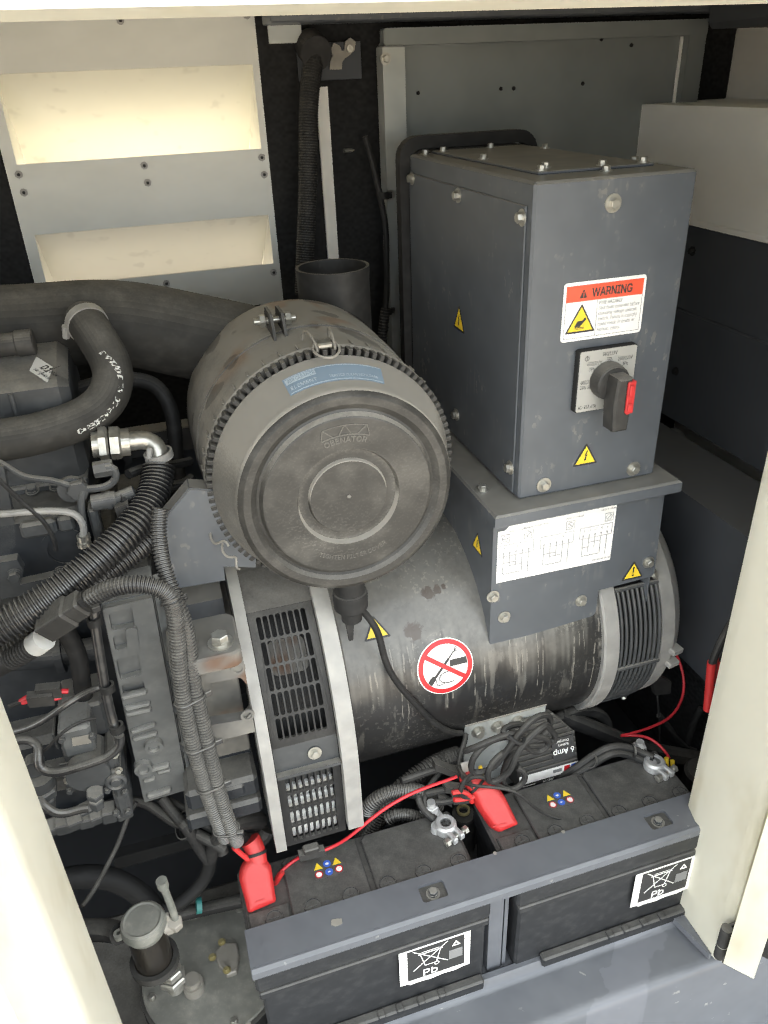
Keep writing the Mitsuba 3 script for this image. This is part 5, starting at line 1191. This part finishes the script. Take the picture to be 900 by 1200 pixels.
part(k, 'end', tube([(-0.281,0.87,0.9155),(-0.2576,0.865,0.9266),(-0.2385,0.86,0.9373)], 0.013, 16), 'mat_rubber')
part(k, 'tie', cat([aim(lathe([(-0.003, 0.0118), (-0.003, 0.0135), (0.003, 0.0135), (0.003, 0.0118)], (0, 0, 0), Z, 24), (-0.1303,0.818,1.0258), ax_), aim(cbox(-0.005, 0.005, -0.004, 0.004, 0, 0.008, 0.001), (-0.1221,0.8,1.0274), (0.3, -1, 0))]), 'mat_rubber')
hA = [(-0.0308,0.87,1.1024),(-0.0368,0.86,1.0828),(-0.0397,0.845,1.0593),(-0.0373,0.825,1.0278),(-0.0304,0.805,0.9992),(-0.0279,0.795,0.963),(-0.0308,0.785,0.911),(-0.0309,0.78,0.866),(-0.0294,0.775,0.8155),(-0.0282,0.772,0.7509),(-0.0256,0.772,0.6886),(-0.0215,0.775,0.6381),(-0.0168,0.79,0.585)]
hB = [(-0.036,0.79,1.0197),(-0.037,0.785,0.9922),(-0.0421,0.78,0.9455),(-0.0466,0.775,0.8895),(-0.0471,0.772,0.8422),(-0.0458,0.77,0.7831),(-0.0423,0.77,0.7176),(-0.037,0.775,0.6551),(-0.0322,0.79,0.599)]
loom('ribbed_conduit', hA, 0.0102, 'right-hand ribbed conduit of the upright pair strapped beside the silver flange', 0.0044, depth=0.2)
loom('ribbed_conduit', hB, 0.0102, 'left-hand ribbed conduit of the upright pair, ends behind the red boot', 0.0044, depth=0.2)
pA, pB = spline(hA, 0.002), spline(hB, 0.002)
for z_, lab in (((-0.0264,0.8,1.013)[2], 'topmost'), ((-0.0332,0.779,0.8791)[2], 'second'), ((-0.0321,0.774,0.8052)[2], 'third'), ((-0.0321,0.772,0.7313)[2], 'fourth'), ((-0.0267,0.78,0.6307)[2], 'lowest')):
    ia, ib = np.argmin(np.abs(pA[:, 2] - z_)), np.argmin(np.abs(pB[:, 2] - z_))
    ca, cb = pA[ia], pB[ib]
    tn = pA[min(ia + 6, len(pA) - 1)] - pA[max(ia - 6, 0)]
    n_ = -tn / np.linalg.norm(tn)
    xx = ca - cb
    xx = xx - n_ * (xx @ n_); half = np.linalg.norm(xx) / 2; xx /= np.linalg.norm(xx)
    yy = np.cross(n_, xx)
    rt = 0.0112
    lp = [(half * sg_ + rt * math.cos(a), rt * math.sin(a), 0) for sg_, a0_ in ((1, -np.pi / 2), (-1, np.pi / 2)) for a in a0_ + np.linspace(0, np.pi, 12)]
    lp.append(lp[0])
    m = cat([sweep(np.array(lp), 0.0016, 8, cap=False), cbox(half + 0.008, half + 0.018, 0.004 if yy[1] < 0 else -0.010, 0.010 if yy[1] < 0 else -0.004, -0.0035, 0.0035, 0.001)])
    M = np.stack([xx, yy, n_], 1)
    whole('cable_tie', trimesh.Trimesh(m.vertices @ M.T + (ca + cb) / 2, m.faces, process=False), 'mat_conduit', f'{lab} black cable tie round the pair of ribbed conduits', 'cable tie', 'cable ties on the upright conduits')

t = thing('steel_pipe', 'straight dark steel pipe along the left side of the gear cover', 'pipe')
part(t, 'tube', tube([(-0.1309,0.85,0.9938),(-0.1343,0.845,0.9681),(-0.1389,0.84,0.912),(-0.1427,0.835,0.8526),(-0.142,0.83,0.8194),(-0.1384,0.818,0.8051)], 0.0064, 12), 'mat_conduit')
for q in [(-0.1334,0.845,0.9771),(-0.1383,0.835,0.879),(-0.1389,0.825,0.8185)]:
    part(t, 'clip', aim(lathe([(-0.005, 0.0062), (-0.005, 0.0095), (0.005, 0.0095), (0.005, 0.0062)], (0, 0, 0), Z, 20), q, (0.05, -0.05, -1)), 'mat_rubber')

def cable(name, pts, r, label, mat='mat_rubber', category='cable', group=None, sides=10):
    return whole(name, tube(pts, r, sides), mat, label, category, group, 40)


cable('sensor_cable', [(-0.1826,0.9,0.9885),(-0.1792,0.89,0.9473),(-0.1728,0.89,0.9105),(-0.1748,0.89,0.8673),(-0.1805,0.9,0.8225)], 0.012, 'black sleeved cable hanging below the plug with the white band')
cable('engine_cable', [(-0.2701,0.86,0.8219),(-0.2462,0.855,0.8277),(-0.2159,0.85,0.8434),(-0.1919,0.85,0.8564),(-0.1765,0.86,0.8561),(-0.1443,0.87,0.8555)], 0.0045, 'thin shiny black cable arching above the fuel pump', 'mat_conduit')
t = thing('inline_connectors', 'pair of black in-line plugs with red wires above the fuel pump', 'connector')
for a, b, w in (([(-0.2479,0.86,0.8683),(-0.2358,0.858,0.875),(-0.2244,0.856,0.8789)], [(-0.1968,0.856,0.8732),(-0.1889,0.856,0.8708)], (45, 808, 70, 812)), ([(-0.2458,0.858,0.8679),(-0.2369,0.856,0.8698)], [(-0.2084,0.852,0.8672),(-0.1982,0.854,0.8667)], (35, 819, 62, 819))):
    part(t, 'wire', tube(a, 0.0035, 8), 'mat_redwire', label='red wire')
    part(t, 'wire', tube(b, 0.0035, 8), 'mat_redwire', label='red wire')
for u, v in (((-0.2251,0.856,0.8806), (-0.1961,0.856,0.876)), ((-0.2359,0.85,0.8762), (-0.2063,0.85,0.8712))):
    part(t, 'plug', hull([q + np.array([0, dy, dz_]) for q in (np.array(u), np.array(v)) for dy in (-0.007, 0.007) for dz_ in (-0.008, 0.008)]), 'mat_black_plastic', smooth=False)
part(t, 'tail', tube([(-0.2632,0.86,0.8644),(-0.2546,0.86,0.866),(-0.2445,0.858,0.869)], 0.003, 8), 'mat_rubber')

# cables in the dark below the engine
cable('loose_cable', [(-0.1467,0.86,0.6405),(-0.1619,0.85,0.6252),(-0.1779,0.83,0.6061),(-0.1949,0.81,0.5921),(-0.2174,0.79,0.5725),(-0.2362,0.77,0.5677)], 0.0035, 'thin black cable slanting down in the dark at lower left', 'mat_rubber')
cable('floor_hose', [(-0.333,0.9,0.4657),(-0.2685,0.9,0.4715),(-0.2221,0.9,0.446),(-0.1891,0.89,0.4117),(-0.1712,0.88,0.3794),(-0.1608,0.86,0.3511)], 0.018, 'thick black hose arching over the floor at lower left', 'mat_black')
cable('floor_hose', [(-0.061,0.86,0.5197),(-0.0656,0.86,0.4704),(-0.0858,0.86,0.4263),(-0.1174,0.85,0.4114),(-0.1553,0.85,0.4012)], 0.011, 'black hose dropping from the cable knot towards the filter', 'mat_black')
whole('floor_bar', hull([np.array(q) + np.array([0, d, 0]) for q in [(-0.2195,0.95,0.4313),(-0.0822,0.95,0.4291),(-0.086,0.95,0.4042),(-0.2252,0.95,0.4029)] for d in (0, 0.02)]), 'mat_black', 'black bar lying in the dark behind the filter', 'bar', smooth=False)
t = thing('cable_knot', 'knot of black cables tied together left of the red boot', 'cable bundle')
for pts, r in (([(-0.1136,0.88,0.6145),(-0.0995,0.86,0.5941),(-0.0823,0.84,0.5783),(-0.057,0.82,0.5671),(-0.0387,0.81,0.5524)], 0.0085), ([(-0.1652,0.9,0.6028),(-0.1241,0.88,0.5904),(-0.0898,0.85,0.581),(-0.0581,0.84,0.5874),(-0.0324,0.84,0.5712),(-0.0052,0.84,0.5503)], 0.0075), ([(-0.1252,0.89,0.6172),(-0.0928,0.88,0.5874),(-0.0637,0.86,0.5796),(-0.0306,0.86,0.5663),(0.0053,0.86,0.5578)], 0.0065), ([(-0.0885,0.84,0.5941),(-0.0746,0.83,0.5526),(-0.0628,0.83,0.5118),(-0.0523,0.82,0.5555),(-0.0337,0.81,0.5885),(-0.0199,0.8,0.6077)], 0.0095), ([(-0.0757,0.85,0.5904),(-0.0536,0.84,0.5664),(-0.0456,0.83,0.55),(-0.0405,0.82,0.5308)], 0.009), ([(0.0151,0.86,0.5281),(-0.0033,0.84,0.5651),(-0.0231,0.83,0.5734),(0.0102,0.84,0.514),(0.0288,0.85,0.5203)], 0.014)):
    part(t, 'cable', tube(pts, r, 12), 'mat_rubber')
part(t, 'tie', cat([aim(lathe([(-0.003, 0.019), (-0.003, 0.021), (0.003, 0.021), (0.003, 0.019)], (0, 0, 0), Z, 24), (-0.0872,0.845,0.5839), (1, 0.3, -0.9)), aim(cbox(-0.003, 0.003, -0.003, 0.003, 0, 0.03, 0.001), (-0.0821,0.83,0.5846), (0.4, -0.5, 1))]), 'mat_conduit')

# ------------------------------------------------------------------ fuel tank lid and water separator, lower left
t = thing('fuel_tank', 'dark fuel tank with a round dusty metal lid at the lower left', 'tank')
tc = (-0.092, 0.800, 0.300)
part(t, 'body', cbox(-0.30, 0.0, 0.68, 0.98, 0.145, 0.262, 0.012), 'mat_black_plastic')
part(t, 'lid_gasket', lathe([(-0.036, 0.118), (-0.008, 0.118), (-0.006, 0.114), (-0.006, 0.09)], tc, Z, 96), 'mat_rubber')
lid = part(t, 'lid', lathe([(-0.006, 0.08), (-0.006, 0.112), (-0.002, 0.113), (0.0, 0.111), (0.0, 0.0)], tc, Z, 96), 'mat_tank', smooth=35, label='round dusty metal lid')
for a in range(8):
    q = math.radians(a * 45 + 12)
    part(lid, 'screw', aim(boltm(0.0048, 1.4), (tc[0] + 0.100 * math.cos(q), tc[1] + 0.100 * math.sin(q), tc[2]), Z), 'mat_zinc', smooth=False)
sp = sg.Polygon([(-0.087,0.8149),(-0.0703,0.8259),(-0.0501,0.8191),(-0.0489,0.7976),(-0.0568,0.7711),(-0.0718,0.7705),(-0.0828,0.7914)])
part(t, 'sender', cat([bext(sp.convex_hull, 0.300, 0.3115, 'z', 0.002)]), 'mat_alloy', smooth=False, label='small pale sender plate with yellowish screws')
for q in [(-0.073,0.8262,0.313),(-0.0907,0.8052,0.313),(-0.0709,0.7767,0.313)]:
    part(t, 'sender_screw', aim(boltm(0.0042, 1.5), q, Z), 'mat_brass', smooth=False, label='yellowed screw')
part(t, 'pipe_stub', aim(lathe([(0, 0.016), (0.02, 0.016), (0.02, 0.012), (0.03, 0.012), (0.03, 0)], (0, 0, 0), Z, 28), (-0.1247,0.7701,0.3), Z), 'mat_alloy')
whole('tank_hose', tube([(-0.1376,0.86,0.3669),(-0.0969,0.86,0.3627),(-0.0589,0.85,0.3721),(-0.0268,0.84,0.382)], 0.011, 12), 'mat_rubber', 'black hose crossing behind the round tank lid', 'hose')
whole('tape_mark', sweep(spline([(-0.101,0.853,0.3849),(-0.093,0.853,0.3833)], 0.002), 0.0128, 16), 'mat_teal', 'small teal tape mark on the hose behind the tank lid', 'tape')
whole('angle_post', cbox(-0.066, -0.046, 0.672, 0.678, 0.256, 0.33, 0.001), 'mat_alloy', 'pale metal strip beside the left battery at the bottom edge', 'strip')

t = thing('water_separator', 'fuel water separator with dusty round cap, clear bowl and lever valve', 'fuel filter')
fx, fy, fz = -0.160, 0.72, 0.547
fo_ = np.array([fx, fy + 0.015, fz])
part(t, 'cap', lathe([(-0.022, 0.0), (-0.022, 0.026), (-0.014, 0.0285), (-0.010, 0.031), (-0.002, 0.031), (0.003, 0.029), (0.005, 0.0255), (0.0035, 0.023), (0.0035, 0.0)], fo_, Z, 56), 'mat_tank', label='round dusty cap')
part(t, 'bowl', lathe([(-0.022, 0.026), (-0.085, 0.026), (-0.095, 0.022)], fo_, Z, 40), 'mat_bowl', label='smoky clear bowl')
part(t, 'element', conduit([fo_ - Z * 0.022, fo_ - Z * 0.05, fo_ - Z * 0.085], 0.013, 0.008, 0.2), 'mat_rusty')
part(t, 'bowl_ring', lathe([(-0.085, 0.027), (-0.085, 0.034), (-0.098, 0.034), (-0.104, 0.028), (-0.104, 0.0)], fo_, Z, 40), 'mat_black_plastic')
part(t, 'drain_nut', cat([aim(hexm(0.017, 0.012), fo_ + [0.018, -0.01, -0.118], Z), aim(hexm(0.020, 0.010), fo_ + [0.018, -0.01, -0.132], Z), aim(trimesh.creation.cylinder(0.012, 0.03, sections=24), fo_ + [0.018, -0.01, -0.14], Z)]), 'mat_zinc', smooth=False)
part(t, 'arm', cat([tube([(-0.1427,0.735,0.5221),(-0.1289,0.737,0.52),(-0.1194,0.738,0.5197)], 0.010, 16), aim(hexm(0.011, 0.016), (-0.1204,0.738,0.5142), (0, -0.3, 1)), cbox(*(np.array((-0.1315,0.735,0.5124))[0] + np.array([-0.01, 0.006])), 0.735, 0.742, 0.50, 0.542, 0.001)]), 'mat_alloy')
lev = [(-0.1181,0.738,0.521),(-0.1192,0.738,0.5488),(-0.1209,0.738,0.5799),(-0.1226,0.738,0.6029)]
lv = part(t, 'lever', tube(lev, 0.0052, 14), 'mat_tank', label='upright valve lever')
part(lv, 'tip', tube([(-0.1224,0.738,0.6009),(-0.1229,0.738,0.6139)], 0.0078, 16), 'mat_tank')
part(t, 'ear', lathe([(-0.004, 0.003), (-0.004, 0.007), (0.004, 0.007), (0.004, 0.003)], fo_ + [-0.033, -0.004, -0.008], Z, 20), 'mat_tank')
cable('separator_hose', [(-0.288,0.78,0.5206),(-0.248,0.77,0.5192),(-0.2191,0.76,0.5195),(-0.1943,0.74,0.5291)], 0.015, 'black hose entering the water separator from the left pillar')

# ------------------------------------------------------------------ wiring at the batteries
cable('drum_cable', [(0.2105,0.865,0.8911),(0.2198,0.865,0.8751),(0.2293,0.862,0.8533),(0.2378,0.862,0.8083),(0.2491,0.865,0.7648),(0.2679,0.868,0.7225),(0.2937,0.872,0.6754),(0.3222,0.88,0.6255),(0.3481,0.885,0.5929),(0.3777,0.893,0.5694)], 0.0052, 'black cable running from the dust valve across the drum to the bracket')
cable('red_wire', [(0.0265,0.8,0.4575),(0.0351,0.8,0.4744),(0.0549,0.81,0.4773),(0.0722,0.81,0.4862)], 0.0026, 'short red wire between the red boot and the in-line fuse', 'mat_redwire', 'wire')
cable('red_wire', [(0.1037,0.8,0.4973),(0.1261,0.8,0.5019),(0.1498,0.79,0.5262),(0.1801,0.785,0.5549),(0.2125,0.785,0.5747),(0.2517,0.79,0.5824),(0.2948,0.8,0.5761),(0.3349,0.81,0.5678)], 0.0027, 'long red wire from the in-line fuse to the cables by the charger', 'mat_redwire', 'wire')
t = thing('inline_fuse', 'small black in-line fuse holder on the red wire over the left battery', 'fuse holder')
u, v = np.array((0.0689,0.8,0.5024)), np.array((0.1094,0.8,0.499))
part(t, 'body', hull([q + np.array([0, dy, dz_]) for q in (u, v) for dy, dz_ in ((-0.008, -0.004), (0.008, -0.004), (-0.006, 0.006), (0.006, 0.006))]), 'mat_black_plastic', smooth=False)
part(t, 'cap', cbox(u[0] + 0.008, v[0] - 0.008, 0.793, 0.807, u[2] + 0.003, u[2] + 0.014, 0.002), 'mat_black_plastic', smooth=False)
cable('red_wire', [(0.8545,0.98,0.5575),(0.8708,0.97,0.5221),(0.8709,0.95,0.4948),(0.8586,0.93,0.4716),(0.828,0.91,0.4549),(0.772,0.89,0.4586),(0.7219,0.88,0.4674),(0.691,0.88,0.4692)], 0.0027, 'red wire curving down from the end bell on the right', 'mat_redwire', 'wire')
cable('red_wire', [(0.691,0.88,0.4692),(0.7149,0.87,0.4707),(0.7315,0.85,0.4757),(0.7442,0.83,0.4673),(0.7451,0.81,0.4634)], 0.0027, 'red wire ending at the yellow lugs on the right battery clamp', 'mat_redwire', 'wire')
for q, lab in (((0.7276,0.795,0.4743), 'left'), ((0.7417,0.795,0.4629), 'right')):
    whole('wire_lug', cat([aim(trimesh.creation.cylinder(0.0042, 0.016, sections=14), q, (0.1, 0.4, 1)), aim(cbox(-0.005, 0.005, -0.001, 0.001, -0.014, -0.006, 0.0004), q, (0.1, 0.4, 1))]), 'mat_yellow', f'{lab} one of two yellow wire lugs at the right battery clamp', 'wire lug', 'yellow wire lugs', smooth=30)
for pts, lab in (([(0.7028,0.8,0.4887),(0.6884,0.815,0.4913),(0.6641,0.825,0.5024),(0.6325,0.83,0.5085),(0.6034,0.835,0.4929),(0.5701,0.84,0.4659),(0.5489,0.85,0.4417)], 'upper'), ([(0.7019,0.8,0.4721),(0.683,0.81,0.4814),(0.6624,0.82,0.4912),(0.6284,0.822,0.5013),(0.6063,0.825,0.4894),(0.5778,0.83,0.4671),(0.5522,0.84,0.438)], 'lower')):
    cable('clamp_cable', pts, 0.0068, f'{lab} of two black cables tied together at the right battery clamp', 'mat_rubber')
whole('cable_tie', cat([aim(lathe([(-0.002, 0.011), (-0.002, 0.013), (0.002, 0.013), (0.002, 0.011)], (0, 0, 0), Z, 24), q, d) for q, d in (((0.672,0.82,0.4962), (1, -0.2, -0.2)), ((0.5962,0.828,0.49), (0.8, 0, -0.6)))]), 'mat_conduit', 'black tie round the two cables at the right battery clamp', 'cable tie')
cable('thin_cable', [(0.3456,0.8,0.5589),(0.3688,0.77,0.5748),(0.4058,0.755,0.5675),(0.4427,0.75,0.5235),(0.4839,0.75,0.4806),(0.5321,0.748,0.4551),(0.5739,0.75,0.4506),(0.6236,0.765,0.4563),(0.6697,0.785,0.4594),(0.6869,0.795,0.4573)], 0.0024, 'thin black cable lying in a loop across the right battery top')
cable('black_hose', [(0.5931,0.94,0.4974),(0.6541,0.93,0.456),(0.7177,0.92,0.4126),(0.7834,0.91,0.372),(0.8607,0.9,0.3358),(0.9183,0.89,0.3109)], 0.0165, 'thick black hose behind the right battery running to the right', category='hose')
cable('black_hose', [(0.5756,0.93,0.4952),(0.6165,0.94,0.494),(0.6637,0.95,0.4762),(0.6961,0.95,0.4502),(0.7041,0.94,0.4253)], 0.0115, 'black hose loop right of the charger below the drum', category='hose')
loom('ribbed_conduit', [(0.1931,0.9,0.3628),(0.2273,0.9,0.4163),(0.2683,0.9,0.4655),(0.3196,0.91,0.4846),(0.3841,0.93,0.475)], 0.0175, 'dark ribbed conduit in the gap under the drum', 0.006)
loom('ribbed_conduit', [(0.198,0.87,0.4734),(0.2339,0.86,0.5121),(0.2696,0.855,0.5121),(0.3053,0.85,0.4832),(0.314,0.845,0.4601)], 0.0130, 'grey dusty ribbed conduit ending above the left battery', 0.0048)
loom('ribbed_conduit', [(0.2316,0.86,0.4502),(0.2531,0.855,0.458),(0.2741,0.85,0.4511),(0.2952,0.845,0.4333)], 0.0115, 'short dark ribbed conduit end beside the left lead clamp', 0.0048)
cable('clamp_cable', [(0.2811,0.845,0.5105),(0.2815,0.83,0.4963),(0.2879,0.815,0.4904),(0.3009,0.81,0.4764)], 0.006, 'black cable bending down to the left lead clamp')
cable('clamp_cable', [(0.34,0.88,0.5228),(0.3139,0.86,0.5125),(0.2912,0.84,0.5019),(0.2912,0.82,0.4894),(0.3024,0.81,0.48)], 0.005, 'second black cable bending down to the left lead clamp')
t = thing('plug_cluster', 'cluster of black plugs and cables left of the charger', 'connector')
for pts, r in (([(0.257,0.86,0.5338),(0.302,0.86,0.5372),(0.3436,0.85,0.5424),(0.3702,0.84,0.5331),(0.3971,0.83,0.5134)], 0.006), ([(0.2943,0.84,0.5109),(0.3282,0.83,0.5191),(0.3543,0.82,0.5261),(0.3726,0.81,0.534)], 0.006), ([(0.298,0.83,0.5001),(0.3319,0.82,0.5022),(0.36,0.815,0.5132)], 0.0055), ([(0.3843,0.89,0.568),(0.3685,0.87,0.5532),(0.3559,0.85,0.5379),(0.3583,0.83,0.5339),(0.3769,0.82,0.5316)], 0.0045), ([(0.3673,0.8,0.5761),(0.3498,0.8,0.569),(0.3383,0.8,0.5479),(0.3565,0.8,0.521)], 0.004), ([(0.3456,0.8,0.5589),(0.3629,0.79,0.5786),(0.3907,0.785,0.5581),(0.4144,0.78,0.5407)], 0.0035)):
    part(t, 'cable', tube(pts, r, 10), 'mat_rubber')
for u, v, r in (((0.3105,0.85,0.5643), (0.3472,0.84,0.5415), 0.009), ((0.3207,0.83,0.528), (0.3544,0.82,0.52), 0.008), ((0.3434,0.82,0.5639), (0.3604,0.81,0.5426), 0.008), ((0.3318,0.82,0.5043), (0.3549,0.81,0.5105), 0.007), ((0.3105,0.835,0.5102), (0.3308,0.825,0.4929), 0.007)):
    part(t, 'plug', hull([q + np.array([0, dy, dz_]) for q in (np.array(u), np.array(v)) for dy in (-r, r) for dz_ in (-r * 0.8, r * 0.8)]), 'mat_black_plastic', smooth=False)
part(t, 'tag', hull([np.array(q) + Y * d for q in [(0.3483,0.825,0.5764),(0.3646,0.825,0.5763),(0.3697,0.825,0.547),(0.3531,0.825,0.5472)] for d in (0, 0.002)]), 'mat_silver', smooth=False, label='small silver tag')
part(t, 'yellow_tip', hull([np.array(q) + Y * d for q in [(0.3755,0.815,0.5671),(0.3814,0.815,0.5688),(0.385,0.815,0.5479),(0.3789,0.815,0.5482)] for d in (0, 0.003)]), 'mat_yellow', smooth=False)
t = thing('battery_gap_hose', 'dark hose end with a metal ring between the two batteries', 'hose')
part(t, 'tube', lathe([(-0.08, 0.022), (0.0, 0.022), (0.004, 0.020), (0.004, 0.010), (0.0, 0.008), (0.0, 0)], (0.3693,0.86,0.4055), Z, 32), 'mat_rubber')
part(t, 'ring', lathe([(0.004, 0.012), (0.008, 0.012), (0.008, 0.008), (0.004, 0.008)], (0.3692,0.86,0.4122), Z, 28), 'mat_brass')

# right-hand side wiring
t = thing('fuse_holder', 'small black fuse holder hanging on a thin cable below the end bell', 'fuse holder')
part(t, 'body', hull([np.array(q) + Y * d for q in [(0.8057,0.96,0.4996),(0.82,0.96,0.5062),(0.8527,0.96,0.4831),(0.8561,0.96,0.4508),(0.8198,0.96,0.4577)] for d in (0, 0.012)]), 'mat_black_plastic', smooth=False)
part(t, 'cable', cat([tube([(0.8026,0.97,0.5525),(0.8074,0.965,0.5231),(0.8134,0.96,0.4995)], 0.0022, 8), tube([(0.8252,0.962,0.4565),(0.8267,0.95,0.4189),(0.8296,0.94,0.3691),(0.8266,0.93,0.3322)], 0.0022, 8)]), 'mat_rubber')
cable('right_cable', [(0.8279,0.95,0.4117),(0.855,0.94,0.3723),(0.883,0.93,0.3318),(0.9098,0.92,0.3129)], 0.006, 'black cable with a sleeve slanting behind the right battery clamp')
cable('right_cable', [(0.9111,0.93,0.4213),(0.8989,0.93,0.3788),(0.8961,0.93,0.3273)], 0.007, 'black cable standing in the dark beside the right pillar')
whole('pipe_boss', lathe([(-0.08, 0.035), (0.0, 0.035), (0.006, 0.03), (0.008, 0.0)], (0.8215,0.8,0.4089), Z, 40), 'mat_rubber', 'round black boss half hidden behind the right pillar', 'boss')
t = thing('cable_joints', 'pair of red insulated cable joints on black cables at the right pillar', 'connector')
for q, s_ in ((0, 0), (1, 12)):
    b0 = [np.array(p) for p in ([(0.7646,0.78,0.703),(0.7702,0.78,0.6579),(0.7775,0.78,0.5952)] if q == 0 else [(0.7896,0.785,0.6953),(0.7947,0.785,0.6462),(0.8025,0.785,0.5826)])]
    part(t, 'sleeve', conduit(b0, 0.0072, 0.005, 0.10, 14), 'mat_red', label='red ribbed sleeve')
    c0 = [(0.8473,0.8,0.8138),(0.8196,0.8,0.7789),(0.7891,0.79,0.748),(0.769,0.78,0.7212),(0.7653,0.78,0.6992)] if q == 0 else [(0.8691,0.8,0.7917),(0.8399,0.8,0.7616),(0.8087,0.79,0.7322),(0.7942,0.785,0.7047),(0.7904,0.785,0.6915)]
    part(t, 'cable', tube(c0, 0.0062, 10), 'mat_rubber')
part(t, 'tie', aim(lathe([(-0.002, 0.013), (-0.002, 0.0165), (0.002, 0.0165), (0.002, 0.013)], (0, 0, 0), Z, 24), (0.7904,0.782,0.6556), (0.05, 0, -1)), 'mat_rubber')
t = thing('grommet', 'grey cone shaped grommet behind the right edge of the control box', 'grommet')
part(t, 'cone', lathe([(0.0, 0.040), (0.03, 0.030), (0.07, 0.022), (0.07, 0.0)], (1.0784,1.35,0.7909), (-1, -0.2, 0.3), 32), 'mat_engine')

# ------------------------------------------------------------------ open door at the right with its hinge
t = part('right_pillar', 'hinge', cbox(0.7035, 0.730, 0.5575, 0.5615, 0.262, 0.335, 0.001), 'mat_black_plastic', label='black hinge at the foot of the pillar')
hb = np.array((0.6825,0.552,0.3096))
part(t, 'knuckle', cat([aim(trimesh.creation.cylinder(0.0085, 0.042, sections=24), hb + Z * 0.047, Z), aim(trimesh.creation.cylinder(0.0085, 0.030, sections=24), hb + Z * 0.0105, Z)]), 'mat_black_plastic')
part(t, 'washer', aim(trimesh.creation.cylinder(0.0088, 0.002, sections=24), hb + Z * 0.0262, Z), 'mat_zinc')
part(t, 'plate', cbox(hb[0] + 0.004, hb[0] + 0.030, hb[1] + 0.001, hb[1] + 0.006, hb[2] - 0.004, hb[2] + 0.068, 0.001), 'mat_black_plastic')
t = thing('open_door', 'cream edge of the opened canopy door at the lower right corner', 'door')
e0 = np.array((0.6748,0.535,0.3134))
dr_ = np.array([0.62, -0.78, 0]); dr_ /= np.linalg.norm(dr_)
pr_ = np.array([0.78, 0.62, 0])
q4 = [e0[:2], e0[:2] + dr_[:2] * 0.045, e0[:2] + dr_[:2] * 0.045 + pr_[:2] * 0.8, e0[:2] + pr_[:2] * 0.8]
part(t, 'leaf', bext(sg.Polygon(q4), e0[2], 1.55, 'z', 0.003), 'mat_cream')
c1, c2, nd = q4[1] + pr_[:2] * 0.022, q4[1] + pr_[:2] * 0.050, dr_[:2] * 0.012
part(t, 'seal', bext(sg.Polygon([c1, c2, c2 + nd, c1 + nd]), e0[2] + 0.03, 1.53, 'z', 0.003), 'mat_rubber', label='black door seal')
